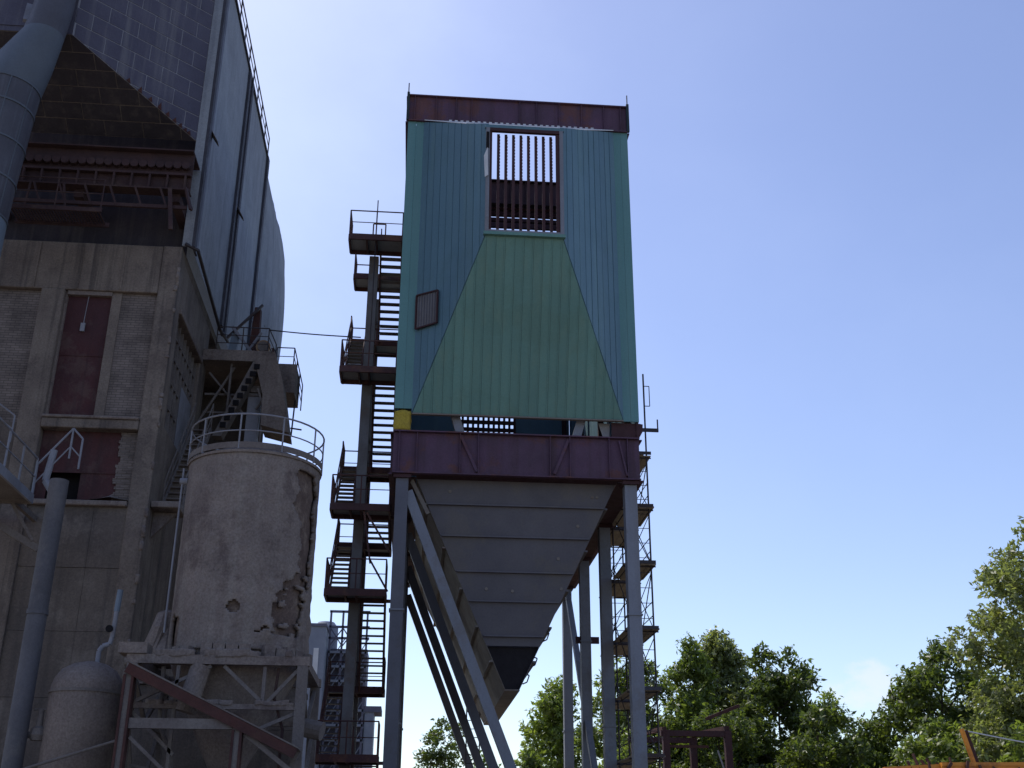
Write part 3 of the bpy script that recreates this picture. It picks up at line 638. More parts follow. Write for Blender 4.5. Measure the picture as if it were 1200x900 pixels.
# wrinkled render sheets on the side
def wrinkled(name, x, y0, y1, z0, z1, amp, m, ny=14, nz=40, bulge=0):
    vs = []; fs = []
    for j in range(nz+1):
        for i in range(ny+1):
            y = y0+(y1-y0)*i/ny; z = z0+(z1-z0)*j/nz
            e = min(i, ny-i, j, nz-j) > 0
            dx = amp*(mnoise.noise(V((y*.7+z*.35, z*.28, x)))+.5*mnoise.noise(V((y*2.2+z*.9, z*.8, 3)))) if e else 0
            bl = bulge*math.sin(math.pi*j/nz)**.7*math.sin(math.pi*min(1, (i/ny)*.62))
            vs.append((x+dx+bl, y, z))
    for j in range(nz):
        for i in range(ny): a = j*(ny+1)+i; fs.append((a, a+1, a+ny+2, a+ny+1))
    o = MB().add(vs, fs).build(name, m, OC, smooth=True)
    return o
wrinkled('side_sheet', CX-.01, 33.46, 38.7, CZ0, CZ1, .05, 'sheet')
wrinkled('side_sheet', CX-.01, 39.75, 45.0, CZ0, CZ1, .05, 'sheet')
wrinkled('side_sheet', CX-.01, 45.4, 51.5, 20.2, 30.9, .06, 'sheet', ny=24, bulge=.62)
for y0, y1, o in ((38.70, 39.0, .09), (39.45, 39.75, .08), (45.0, 45.38, .10)): B('side_rib', 'rib', OC, CX-.1, CX+o, y0, y1, CZ0, CZ1)
B('rib_infill', 'duct', OC, CX-.06, CX+.01, 39.0, 39.45, CZ0, CZ1)
for y, z in ((33.2, 24.6), (39.2, 25.2), (47.3, 24.3)):
    MB().slab([(CX+.02, y, z), (CX+.02, y+.35, z-.1), (CX+.3, y+.25, z-.55), (CX+.3, y+.05, z-.5)], (.02,0,0)).build('bent_flap', 'duststeel', OC)
B('roof', 'rib', OC, -16, CX+.06, 32.9, 45.4, CZ1, CZ1+.12)
B('roof', 'rib', OC, -16, CX-.05, 45.41, 51.4, 30.9, 31.0)
B('rear_face', 'sheet', OC, -16, CX-.02, 51.5, 51.6, CZ0, 31.0)
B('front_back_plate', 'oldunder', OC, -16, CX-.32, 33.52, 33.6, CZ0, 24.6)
railing(OC, [(CX+.0, 33.2, CZ1+.12), (CX+.0, 45.2, CZ1+.12)], 1.0, 'scaf', .028, 1.3, (1.0, .55))
# nozzle: sloping underside and oblique flank, made of lapped panels
AX, AY, AZp = -11.57, 29.8, 25.5; BX, BY, BZ = -8.17, 32.8, 23.78
CXf = CX-.02
P = V((CX-.31, 32.79, 0)); Q = V((AX, AY, 0)); S = Q-P; ln = S.length; S = S/ln; nF = S.cross(V((0,0,1))); nF = nF if nF.y < 0 else -nF
zlo = lambda s: BZ+(AZp-BZ)*s/ln
ZTOP = 33.5
bkf = MB().slab([P+V((0,0,zlo(0))), Q+V((0,0,zlo(ln))), Q+V((0,0,ZTOP)), P+V((0,0,ZTOP))], -nF*.05).build('nozzle_flank', 'pipe', OC)
row = .62
for j in range(17):
    z0 = 23.5+j*row; st = 1.02; of = (j % 2)*.5*st
    for i in range(-1, 6):
        a, b = max(.0, of+i*st+.01), min(ln, of+(i+1)*st-.01)
        if b-a < .05: continue
        poly = [(a+.008, z0+.02), (b-.008, z0+.02), (b-.008, z0+row-.02), (a+.008, z0+row-.02)]
        kk = (AZp-BZ)/ln; poly = clip(poly, -kk, 1, -BZ-.02)
        poly = clip(poly, 0, -1, ZTOP)
        if len(poly) < 3: continue
        jt = nF*random.uniform(.0, .004)
        MB().slab([P+S*s+V((0,0,z))+jt for s, z in poly], nF*.012).build('panel', 'oldpanel', bkf)
# underside
P0 = V((-16, 32.79, BZ)); Zd = V((0, AY-32.79, AZp-BZ)); zl2 = Zd.length; Zd /= zl2; nU = V((1,0,0)).cross(Zd); nU = nU if nU.z < 0 else -nU
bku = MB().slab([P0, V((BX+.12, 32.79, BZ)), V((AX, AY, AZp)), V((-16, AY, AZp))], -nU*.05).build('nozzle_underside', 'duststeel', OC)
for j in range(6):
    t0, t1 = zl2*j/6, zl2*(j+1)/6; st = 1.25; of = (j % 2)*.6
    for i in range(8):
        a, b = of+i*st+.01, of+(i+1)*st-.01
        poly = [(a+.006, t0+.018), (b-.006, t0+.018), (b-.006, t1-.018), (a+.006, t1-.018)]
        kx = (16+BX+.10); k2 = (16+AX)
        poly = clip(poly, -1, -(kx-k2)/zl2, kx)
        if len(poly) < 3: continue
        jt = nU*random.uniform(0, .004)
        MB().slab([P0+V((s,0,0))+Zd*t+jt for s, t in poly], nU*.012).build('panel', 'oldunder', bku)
# torn edge flaps along the fold
for k in range(9):
    t = .08+.045*k*k*.18+.05*k; pt = V((BX+.1, 32.79, BZ)).lerp(V((AX, AY, AZp)), min(.9, t*.55))
    MB().slab([pt+nF*.05, pt+nF*.05+V((-.12,-.1,.06)), pt+nF*.10+V((-.05,-.04,.32*random.uniform(.4,1)))], nF*.01).build('torn_edge', 'rust', OC)
# front end plate and left face of the nozzle
B('nozzle_end', 'oldpanel', OC, -16, AX-.02, AY-.02, AY+.02, AZp, ZTOP)
for j in range(6): B('end_panel', 'oldpanel', OC, -16, AX-.55, AY-.05, AY-.021, AZp+.2+j*1.2, AZp+1.38+j*1.2)
MB().bar((-12.9, 29.5, 26.3), (-12.75, 29.1, 25.35), .22, .12).build('bracket', 'pipe', OC)

# round duct dropping from the nozzle
DU = thing('flue_duct', 'large round sheet-metal flue duct dropping in front of the old casing', 'duct', (-12.4, 29, 15))
def ring_path(cs, n=40):
    mb = MB(); vs = []; fs = []
    for (c, r) in cs:
        vs += [(c[0]+r*math.cos(2*math.pi*k/n), c[1]+r*math.sin(2*math.pi*k/n), c[2]) for k in range(n)]
    for j in range(len(cs)-1): fs += [(j*n+k, j*n+(k+1) % n, (j+1)*n+(k+1) % n, (j+1)*n+k) for k in range(n)]
    return mb.add(vs, fs)
dz = [(-12.75, 29.0, 13.0), (-12.74, 29.0, 15.6), (-12.72, 29.0, 18.2), (-12.68, 29.0, 19.4), (-12.62, 29.0, 20.6), (-12.56, 29.0, 21.8), (-12.50, 29.0, 22.6)]
for a, b in zip(dz[:-1], dz[1:]):
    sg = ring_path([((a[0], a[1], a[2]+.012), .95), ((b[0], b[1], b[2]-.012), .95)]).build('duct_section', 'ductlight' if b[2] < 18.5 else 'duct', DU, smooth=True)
    ring_path([((b[0], b[1], b[2]-.03), .955), ((b[0], b[1], b[2]-.03), .975), ((b[0], b[1], b[2]+.03), .975), ((b[0], b[1], b[2]+.03), .955)]).build('ring_seam', 'ductmid', sg)
    for aa in (-1.9, -1.1, -.4):
        MB().bar((a[0]+.955*math.cos(aa), a[1]+.955*math.sin(aa), a[2]+.03), (b[0]+.955*math.cos(aa), b[1]+.955*math.sin(aa), b[2]-.03), .03, .03).build('lap_seam', 'ductmid', sg)
tr = ring_path([((-12.50, 29.0, 22.62), .95), ((-12.15, 28.98, 23.6), .82), ((-11.75, 28.95, 24.7), .60)]).build('duct_transition', 'ductmid', DU, smooth=True)
ring_path([((-11.75, 28.95, 24.7), .60), ((-11.66, 28.95, 25.3), .58), ((-11.62, 29.0, 26.0), .58), ((-11.62, 29.05, 30), .58)]).build('duct_riser', 'duct', DU, smooth=True)
DU.location.x -= .35
for ch in DU.children_recursive: pass

# rusty girder and walkway under the nozzle
GD = thing('rusty_girder', 'heavily rusted crane girder with roller row under the old casing', 'girder', (-10.4, 31.7, 21.05))
wb = B('web', 'rustdull', GD, -14.5, -7.74, 31.72, 31.76, 21.1, 22.5)
for z in (21.05, 22.5): B('flange', 'rustdull', wb, -14.5, -7.74, 31.5, 31.95, z, z+.05)
B('inner_rail', 'rustdull', wb, -14.5, -7.76, 31.56, 31.72, 21.62, 21.70)
for k in range(24):
    inst('roller', 'roller', lambda: MB().tube((0,-.12,0), (0,.02,0), .13, 12), 'rustdull', wb, (-14.2+k*.272, 31.68, 22.0))
for k in range(12):
    MB().box(-14.1+k*.56, -14.04+k*.56, 31.55, 31.719, 21.11, 21.61).build('stiffener', 'rustdull', wb)
for x in (-14.0, -11.2, -8.2): B('corbel', 'rustdull', GD, x-.15, x+.15, 31.77, 33.5, 20.75, 21.04)
B('top_gusset', 'rustdull', GD, -8.6, -7.76, 31.6, 32.7, 22.56, 22.62)
WK = thing('hanging_walkway', 'thin railed grating walkway hung below the rusty girder', 'walkway', (-11.3, 31, 19.6))
dk = MB(); B('edge_beam', 'rustdull', WK, -14, -7.7, 31.40, 31.48, 20.28, 20.40)
for k in range(30): inst('grating_bar', 'gbar', lambda: MB().box(-.02,.02,-.45,.45,0,.05), 'rustdull', WK, (-12.75+k*.09, 31.0, 19.6))
for y in (30.55, 31.45): B('edge_beam', 'rustdull', WK, -12.85, -10.0, y-.03, y+.03, 19.52, 19.66)
railing(WK, [(-12.8, 30.55, 19.66), (-10.05, 30.55, 19.66)], 1.0, 'rustdull', .022, 1.3, (1.0, .5))
for k in range(8):
    x = -13.3+k*.78
    MB().bar((x, 31.44, 21.05), (x+.30, 31.42, 20.3), .06, .06).build('hanger', 'rustdull', WK)
MB().bar((-8.3, 31.4, 21.0), (-8.05, 31.2, 19.4), .12, .06).build('hanger', 'rustdull', WK)
MB().bar((-7.8, 31.4, 21.05), (-7.55, 31.3, 20.2), .14, .06).build('hanger', 'rustdull', WK)
MB().bar((-11.6, 31.44, 21.05), (-11.3, 31.44, 19.6), .10, .06).build('hanger', 'rustdull', WK)
MB().bar((-12.6, 31.44, 21.05), (-12.7, 31.44, 19.6), .06, .06).build('hanger', 'rustdull', WK)

# conduit along the bottom of the casing side
tag(MB().path([(-7.9, 32.7, 19.75), (-7.55, 33.0, 19.7), (-7.55, 38.0, 19.2), (-7.5, 39.5, 19.4)], .06, 8).build('conduit', 'scaf', loc=None), 'dark conduit pipe running along the lower edge of the casing side', 'pipe')

# ================================================================== CONCRETE BALCONY
BL = thing('concrete_balcony', 'dust-caked concrete balcony with thin rail projecting from the mill building', 'balcony', (-6.6, 39, 17.9))
B('slab', 'dust', BL, -8.9, -5.62, 37.8, 41.5, 17.9, 18.32)
MB().slab([(-6.15, 37.75, 17.95), (-5.45, 37.75, 18.3), (-5.1, 37.75, 17.2), (-4.72, 37.75, 15.2), (-5.72, 37.75, 15.45), (-5.75, 37.75, 16.6)], (0, 1.3, 0)).build('crusted_chute', 'dust', BL)
B('rear_slab', 'dust', BL, -5.60, -4.83, 39.2, 40.8, 17.3, 18.45)
MB().slab([(-7.35, 37.78, 15.0), (-6.2, 37.78, 17.88), (-5.9, 37.78, 17.88), (-7.05, 37.78, 15.0)], (0, .5, 0)).build('stringer', 'duststeel', BL)
for k in range(9):
    t = k/9; MB().box(-7.12+1.1*t, -6.92+1.1*t, 37.72, 37.76, 15.3+2.55*t, 15.5+2.55*t).build('step_hole', 'black', BL)
B('support_column', 'pipe', BL, -6.35, -5.92, 38.4, 38.85, 11.2, 16.9)
B('column_head', 'duststeel', BL, -6.6, -5.7, 38.3, 38.95, 16.9, 17.15)
for a, b in (((-8.0, 38.2, 15.6), (-6.9, 38.2, 17.8)), ((-7.8, 38.3, 17.6), (-6.4, 38.3, 16.0)), ((-7.0, 38.1, 17.9), (-7.0, 38.1, 15.6)), ((-5.95, 37.9, 16.9), (-5.65, 37.9, 16.0)), ((-5.68, 37.9, 17.6), (-5.72, 37.9, 14.5)), ((-7.9, 38.4, 16.8), (-5.9, 38.4, 16.8)), ((-7.9, 38.4, 16.1), (-6.4, 38.4, 16.1)), ((-6.0, 38.2, 16.2), (-5.6, 38.2, 16.8))):
    MB().bar(a, b, .07, .07).build('strut', 'duststeel', BL)
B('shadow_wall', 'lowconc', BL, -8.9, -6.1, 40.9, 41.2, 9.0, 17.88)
railing(BL, [(-7.6, 37.9, 18.32), (-5.75, 37.9, 18.32), (-5.65, 39.3, 18.32)], .95, 'scaf', .022, .95, (1.0, .66, .33))
railing(BL, [(-5.6, 39.3, 18.1), (-4.95, 39.3, 18.1), (-4.72, 40.8, 17.2)], 1.05, 'scaf', .022, .7, (1.0, .66, .33))
MB().path([(-4.86, 40.0, 17.3), (-4.9, 40.0, 15.9)], .03).build('rail_stay', 'scaf', BL)
MB().tube((-4.75, 38.4, 15.6), (-4.35, 38.4, 15.55), .03, 6).build('spout_pin', 'scaf', BL)
mo = thing('winch_motor', 'round brass-coloured motor housing behind the balcony rail', 'motor', (-6.0, 38.6, 18.32))
MB().tube((-6.0, 38.45, 18.78), (-6.0, 38.95, 18.78), .27, 20).build('housing', 'lamp', mo, smooth=False)
MB().tube((-6.0, 38.40, 18.78), (-6.0, 38.45, 18.78), .20, 20).build('end_cap', 'duststeel', mo)
B('foot', 'duststeel', mo, -6.2, -5.8, 38.5, 38.9, 18.32, 18.55)
mc = thing('winch', 'dark red steel winch frame with leaning jib arms on the balcony', 'winch', (-6.6, 39.6, 18.32))
MB().slab([(-6.75, 39.5, 18.32), (-5.75, 39.5, 18.32), (-5.75, 39.5, 19.2), (-6.35, 39.5, 19.3), (-6.4, 39.5, 20.9), (-6.62, 39.5, 20.9)], (0, .4, 0)).build('body', 'rust', mc)
MB().bar((-7.5, 39.2, 19.4), (-6.3, 39.3, 20.9), .09).build('jib_arm', 'scaf', mc)
MB().bar((-7.3, 39.0, 19.8), (-6.2, 39.0, 18.4), .10).build('jib_arm', 'pipe', mc)
MB().bar((-6.8, 39.0, 18.5), (-6.2, 39.0, 19.6), .08).build('jib_arm', 'pipe', mc)
MB().slab([(-7.45, 39.1, 18.34), (-7.2, 39.1, 18.34), (-7.0, 39.1, 19.5), (-7.3, 39.1, 19.6)], (0,.2,0)).build('cover_sheet', 'ductlight', mc)

# cable from balcony to stair tower
pts = []
for k in range(13):
    t = k/12; p = V((-5.72, 37.92, 19.22)).lerp(V((-2.3, 36.02, 18.2)), t); p.z -= .03*math.sin(math.pi*t); pts.append(p)
tag(MB().path(pts, .022, 6).build('slack_cable', 'black_wire'), 'black cable strung from the balcony rail to the stair tower', 'cable')

# ================================================================== SILO
SI = thing('dust_silo', 'round silo with flaking dust crust and a ring railing on top', 'silo', (-4.45, 29.3, 5.9))
SCx, SCy, SR = -4.45, 29.3, 1.72
MB().lathe((SCx, SCy), [(1.60, 6.05), (1.60, 10.98)], 64, cap=False).build('inner_shell', 'silo_in', SI, smooth=True)
a0 = math.atan2(-SCy, -SCx)      # angle facing the camera
def crust():
    NA, NZ = 220, 110; vs = []; fs = []
    for j in range(NZ+1):
        z = 6.05+(10.98-6.05)*j/NZ
        for k in range(NA):
            a = 2*math.pi*k/NA
            p = V((math.cos(a)*2.2, math.sin(a)*2.2, z*.9))
            dr_ = .015*mnoise.noise(p*1.6)+.012*mnoise.noise(p*5)
            th = (a-a0+math.pi) % (2*math.pi)-math.pi
            lump = 0
            if z < 8.4 and .2 < th < 1.9: lump = .12*max(0, mnoise.noise(p*2.2+V((4,1,2))))*min(1, (8.4-z))
            r = SR+dr_+lump
            vs.append((SCx+r*math.cos(a), SCy+r*math.sin(a), z))
    for j in range(NZ):
        zc = 6.05+(10.98-6.05)*(j+.5)/NZ
        for k in range(NA):
            a = 2*math.pi*(k+.5)/NA; th = (a-a0+math.pi) % (2*math.pi)-math.pi
            nzv = mnoise.noise(V((th*3, zc*2.2, 5)))*.22 + mnoise.noise(V((th*9, zc*6, 8)))*.12
            hole = False
            if zc > 8.1: hole = .78+.10*math.sin(zc*1.7) + nzv*.5 < th < 1.25+nzv*.6 and zc < 10.75
            elif zc > 6.45: hole = (.36+.36*(zc-6.45)/1.65+nzv < th < .92+nzv*.9+.28*(zc-6.45)/1.65) and mnoise.noise(V((th*6, zc*5, 3))) > -.30
            if (th+.13)**2*2.6+(zc-7.05)**2 < .022+nzv*.02: hole = True
            if th < -1.05 and zc < 6.9+nzv*2: hole = hole or th > -1.35
            if hole: continue
            fs.append((j*NA+k, j*NA+(k+1) % NA, (j+1)*NA+(k+1) % NA, (j+1)*NA+k))
    o = MB().add(vs, fs).build('crust', 'dust', SI, smooth=True)
    sm = o.modifiers.new('thick', 'SOLIDIFY'); sm.thickness = .085; sm.offset = -1
    return o
crust()
MB().lathe((SCx, SCy), [(1.58, 10.97), (1.76, 10.97), (1.77, 11.03), (1.72, 11.06), (1.2, 11.3), (.3, 11.45)], 64).build('roof_rim', 'dust', SI, smooth=False)
# ring railing
rr = MB(); n = 40; RR = 1.76
for k in range(n):
    a, b = 2*math.pi*k/n, 2*math.pi*(k+1)/n
    for z, r in ((12.0, .024), (11.55, .018)):
        rr.tube((SCx+RR*math.cos(a), SCy+RR*math.sin(a), z), (SCx+RR*math.cos(b), SCy+RR*math.sin(b), z), r, 6)
rl = rr.build('ring_railing', 'pipe', SI)
kb = MB(); kb.lathe((SCx, SCy), [(RR-.01, 11.08), (RR+.01, 11.08), (RR+.01, 11.24), (RR-.01, 11.24)], 64, cap=False).build('kick_plate', 'duststeel', rl)
for k in range(10):
    a = 2*math.pi*(k+.3)/10
    inst('post', 'silopost', lambda: MB().tube((0,0,0), (0,0,.95), .022, 6), 'pipe', rl, (SCx+RR*math.cos(a), SCy+RR*math.sin(a), 11.05))
MB().tube((SCx-1.80, SCy-.4, 10.9), (SCx-1.80, SCy-.4, 6.6), .028, 6).build('drain_wire', 'pipe', SI)
MB().tube((SCx-1.86, SCy-.4, 10.55), (SCx-1.66, SCy-.4, 10.55), .09, 10).build('wire_bracket', 'pipe', SI)
# skirt blocks and cone
for k in range(16):
    if k % 5 == 4: continue
    th = a0-1.2+k*.16
    c = V((SCx+1.78*math.cos(th), SCy+1.78*math.sin(th), 0)); t = V((-math.sin(th), math.cos(th), 0))
    MB().bar(c-t*.137+V((0,0,5.98)), c+t*.137+V((0,0,5.98)), .26, .22+random.uniform(0,.16)).build('skirt_block', 'dust', SI)
MB().lathe((SCx, SCy), [(1.66, 6.04), (1.55, 5.7), (.75, 4.0), (.38, 3.3), (.38, 2.7)], 48).build('cone', 'dust', SI, smooth=True)
cn = MB().tube((-5.0, 27.55, 5.62), (-5.25, 27.5, 4.55), .24, 16).build('outlet_pipe', 'dust', SI, smooth=False)
# support frame
SF = thing('support_frame', 'dusty braced steel frame carrying the round silo', 'frame', (-4.5, 29.3, 0))
fx0, fx1, fy0, fy1 = -6.55, -2.62, 27.45, 31.2
for x in (fx0, fx1):
    for y in (fy0, fy1): B('post', 'duststeel', SF, x-.12, x+.12, y-.12, y+.12, 0, 5.62)
for y in (fy0, fy1):
    B('ring_beam', 'dust', SF, fx0-.15, fx1+.15, y-.10, y+.10, 5.63, 5.84)
    B('tie', 'dust', SF, fx0+.121, fx1-.121, y-.06, y+.06, 4.62, 4.74)
    B('tie', 'duststeel', SF, fx0+.121, fx1-.121, y-.05, y+.05, 2.4, 2.5)
for x in (fx0, fx1):
    B('ring_beam', 'dust', SF, x-.10, x+.10, fy0+.101, fy1-.101, 5.632, 5.838)
    B('tie', 'duststeel', SF, x-.05, x+.05, fy0+.121, fy1-.121, 4.4, 4.5)
    for a, b in (((x, fy0+.1, 5.5), (x, 29.3, 4.5)), ((x, fy1-.1, 5.5), (x, 29.3, 4.5)), ((x, fy0+.1, 4.4), (x, 29.3, 2.4)), ((x, 29.3, 2.4), (x, fy1-.1, 4.4)), ((x, fy0+.1, 2.4), (x, fy1-.1, .3))):
        MB().bar(a, b, .09).build('brace', 'duststeel', SF)
for a, b in (((fx0+.1, fy0, 4.75), (-4.75, fy0, 5.6)), ((-4.45, fy0, 5.6), (-3.5, fy0, 4.78)), ((-3.4, fy0, 4.78), (fx1-.1, fy0, 5.55)), ((fx1-.1, fy0, 4.55), (-4.2, fy0, 3.9)), ((fx0+.1, fy0, 4.55), (-5.4, fy0, 3.6)), ((-3.5, fy0, 5.6), (-3.5, fy0, 4.75)), ((-5.5, fy0, 5.6), (-5.5, fy0, 2.5))):
    MB().bar(a, b, .08).build('brace', 'duststeel', SF)
MB().box(-6.9, -6.25, 27.3, 27.9, 5.85, 6.1).build('dust_cap', 'dust', SF)
MB().tube((-2.6, 28.6, 4.35), (-2.15, 28.5, 4.25), .22, 12).build('side_chute', 'duststeel', SF)

AN = thing('low_annex', 'dark low block annex behind the silo support frame', 'annex', (-5.6, 34, 0))
for j in range(5):
    for i in range(4):
        B('wall_block', 'lowconc', AN, -7.95+i*1.17, -7.95+i*1.17+1.16, 32.9, 33.3, .01+j*1.17, .01+j*1.17+1.16)
B('end_wall', 'lowconc', AN, -3.6, -3.3, 33.301, 36, 0, 5.86)
B('roof', 'dust', AN, -7.98, -3.22, 32.8, 36, 5.87, 6.02)
for k in range(22):        # caked dust lying along the frame beams
    q = random.Random(k); x = q.uniform(fx0, fx1-.3); wd = q.uniform(.15, .5)
    if k % 2: lumpy(x, x+wd, fy0-.11, fy0+.12, 5.81, 5.84+q.uniform(.05, .16), .045, 5, k).build('dust_lump', 'dust', SF, smooth=True)
    else: lumpy(x, min(x+wd, fx1-.14), fy0-.07, fy0+.07, 4.72, 4.75+q.uniform(.03, .10), .03, 5, k).build('dust_lump', 'dust', SF, smooth=True)
MB().path([(-5.9, 27.7, 5.6), (-5.85, 27.7, 4.3), (-5.5, 27.8, 3.6), (-5.4, 27.9, 2.0)], .05, 8).build('hose', 'duststeel', SF)
MB().path([(-3.2, 27.6, 5.6), (-3.25, 27.6, 4.9), (-3.0, 27.6, 4.2), (-3.05, 27.6, 2.6)], .035, 8).build('hose', 'rustdull', SF)
MB().bar((-6.4, 27.7, 3.4), (-2.8, 27.7, 2.6), .06).build('brace', 'duststeel', SF)
LS = thing('steep_ladder_stair', 'dusty steep ladder stair between the side window and the silo top', 'stair', (-7.6, 35.4, 11.2))
for x in (-7.85, -7.25):
    MB().bar((x, 33.9, 11.2), (x, 36.9, 14.9), .06, .16).build('stringer', 'duststeel', LS)
    for hh in (.5, .95): MB().tube((x, 33.9, 11.2+hh), (x, 36.9, 14.9+hh), .022, 6).build('handrail', 'duststeel', LS)
    for k in range(5): inst('post', 'lsp', lambda: MB().tube((0,0,0), (0,0,.95), .02, 6), 'duststeel', LS, (x, 33.9+k*.75, 11.2+k*.925))
for k in range(15): inst('tread', 'lst', lambda: MB().box(-.27,.27,-.10,.10,-.02,.02), 'duststeel', LS, (-7.55, 34.0+k*.2, 11.35+k*.247))
# crust heaps of fallen dust left of the silo
hm = MB().lathe((-6.35, 29.6), [(.55, 5.9), (.62, 6.2), (.45, 6.8), (.25, 7.2), (.05, 7.3)], 20).build('dust_heap', 'dust', loc=(-6.35, 29.6, 5.9), smooth=False)
for v in hm.data.vertices: v.co += V((mnoise.noise(v.co*2.5), mnoise.noise(v.co*2.5+V((9,0,0))), 0))*.22
tag(hm, 'lumpy heap of caked dust between the silo and the concrete corner pillar', 'dust heap')

# ================================================================== SHED CANOPY, TANK, PIPES
CN = thing('canopy_frame', 'rusty sloping canopy frame on posts in front of the silo', 'canopy', (-4.5, 26.5, 0))
def sl(x): return 5.38+(x+6.42)*(3.58-5.38)/(-2.55+6.42)
for y in (26.4, 27.15):
    MB().bar((-6.42, y, 5.38), (-2.55, y, 3.58), .12, .22, (0,0,1)).build('rafter', 'rust' if y < 27 else 'duststeel', CN)
MB().slab([(-6.5, 26.33, sl(-6.5)+.13), (-2.5, 26.33, sl(-2.5)+.13), (-2.5, 27.25, sl(-2.5)+.13), (-6.5, 27.25, sl(-6.5)+.13)], (0, 0, .035)).build('roof_sheet', 'duststeel', CN)
for x in (-6.36, -3.86):
    p = B('post', 'duststeel', CN, x-.11, x+.11, 26.40, 26.60, 0, sl(x)-.08)
    B('post_flange', 'rust', p, x-.115, x-.06, 26.36, 26.64, 0, sl(x)-.12); B('post_flange', 'rust', p, x+.06, x+.115, 26.36, 26.64, 0, sl(x)-.12)
B('cross_beam', 'duststeel', CN, -6.24, -3.98, 26.42, 26.58, 4.08, 4.30)
MB().bar((-3.7, 26.5, 4.0), (-2.6, 26.5, 3.2), .10).build('brace', 'duststeel', CN)
MB().bar((-6.2, 26.5, 3.9), (-4.2, 26.5, 2.2), .07).build('brace', 'duststeel', CN)

TK = thing('pressure_tank', 'dusty upright cylindrical tank with a domed lid', 'tank', (-8.05, 29.4, 0))
MB().lathe((-8.05, 29.4), [(.86, .1), (.86, 5.15), (.85, 5.32), (.79, 5.52), (.65, 5.72), (.42, 5.86), (.15, 5.93), (.02, 5.94)], 48).build('shell', 'dust', TK, smooth=True)
MB().lathe((-8.05, 29.4), [(.862, 5.13), (.885, 5.13), (.885, 5.2), (.862, 5.2)], 48, cap=False).build('weld_band', 'duststeel', TK)
MB().path([(-7.9, 29.4, 5.9), (-7.9, 29.4, 6.2), (-7.82, 29.4, 6.33), (-7.66, 29.4, 6.38), (-7.62, 29.4, 6.55), (-7.60, 29.4, 7.2)], .06, 10).build('vent_elbow', 'pipe', TK)
MB().tube((-7.60, 29.4, 7.2), (-7.58, 29.4, 7.75), .075, 10).build('vent_cap', 'ductlight', TK)
MB().tube((-7.7, 29.28, 6.75), (-7.7, 29.34, 6.75), .09, 12).build('gauge', 'black', TK)
VL = MB().tube((-9.4, 29.2, 4.15), (-8.8, 29.2, 4.15), .08, 10).build('inlet_pipe', 'duststeel', TK)
MB().lathe((-9.0, 29.2), [(.16, 4.02), (.2, 4.15), (.16, 4.3), (.08, 4.35), (.07, 4.75), (.02, 4.76)], 12).build('valve_body', 'duststeel', VL)
MB().path([(-9.17, 29.2, 4.74), (-8.83, 29.2, 4.74)], .03).build('hand_wheel', 'duststeel', VL)
tag(MB().path([(-9.2, 28.2, 3.2), (-6.6, 28.2, 4.05)], .035, 8).build('slanting_rod', 'duststeel'), 'thin slanting rod crossing in front of the domed tank', 'rod')
VP = thing('standpipe', 'pale grey vertical standpipe with a square-cut top beside the railed landing', 'pipe', (-9.42, 29.0, 0))
MB().lathe((-9.42, 29.0), [(.24, 0), (.24, 10.5)], 32).build('shaft', 'darkpipe', VP, smooth=False)
MB().lathe((-9.42, 29.0), [(.241, 7.0), (.262, 7.0), (.262, 7.12), (.241, 7.12)], 32, cap=False).build('collar', 'darkpipe', VP)
# landing with railings at the left
LN = thing('railed_landing', 'steel landing with pipe handrails bolted to the mill wall', 'landing', (-11.4, 29.5, 10.4))
B('deck', 'duststeel', LN, -13.5, -10.75, 27.4, 31.0, 10.55, 10.62)
B('edge_channel', 'pipe', LN, -10.749, -10.68, 27.4, 31.0, 10.42, 10.68)
B('edge_channel', 'duststeel', LN, -13.5, -10.75, 31.001, 31.07, 10.42, 10.68)
railing(LN, [(-10.72, 27.4, 10.65), (-10.72, 30.9, 10.65)], 1.05, 'pipe', .03, 1.2, (1.0, .5))
railing(LN, [(-10.72, 30.95, 10.65), (-9.9, 30.95, 11.75), (-9.6, 30.95, 11.45)], .9, 'pipe', .03, 1.5, (1.0, .4))
MB().bar((-12.6, 30.6, 10.4), (-10.4, 31.2, 9.2), .12, .18).build('bracket', 'duststeel', LN)
MB().bar((-11.2, 30.9, 10.4), (-10.55, 31.1, 9.4), .08).build('bracket', 'duststeel', LN)
for x in (-12.5, -11.2): MB().bar((x, 31.07, 10.5), (x, 32.9, 10.5), .12, .16).build('wall_arm', 'duststeel', LN)
MB().path([(-10.35, 31.0, 12.0), (-10.45, 31.0, 11.1), (-10.2, 31.0, 10.75), (-10.0, 31.0, 10.6)], .10, 10).build('down_elbow', 'pipe', LN)
railing(LN, [(-13.0, 31.0, 13.2), (-11.6, 31.0, 12.2)], .8, 'pipe', .025, 1.2, (1.0, .5), 'upper_handrail')

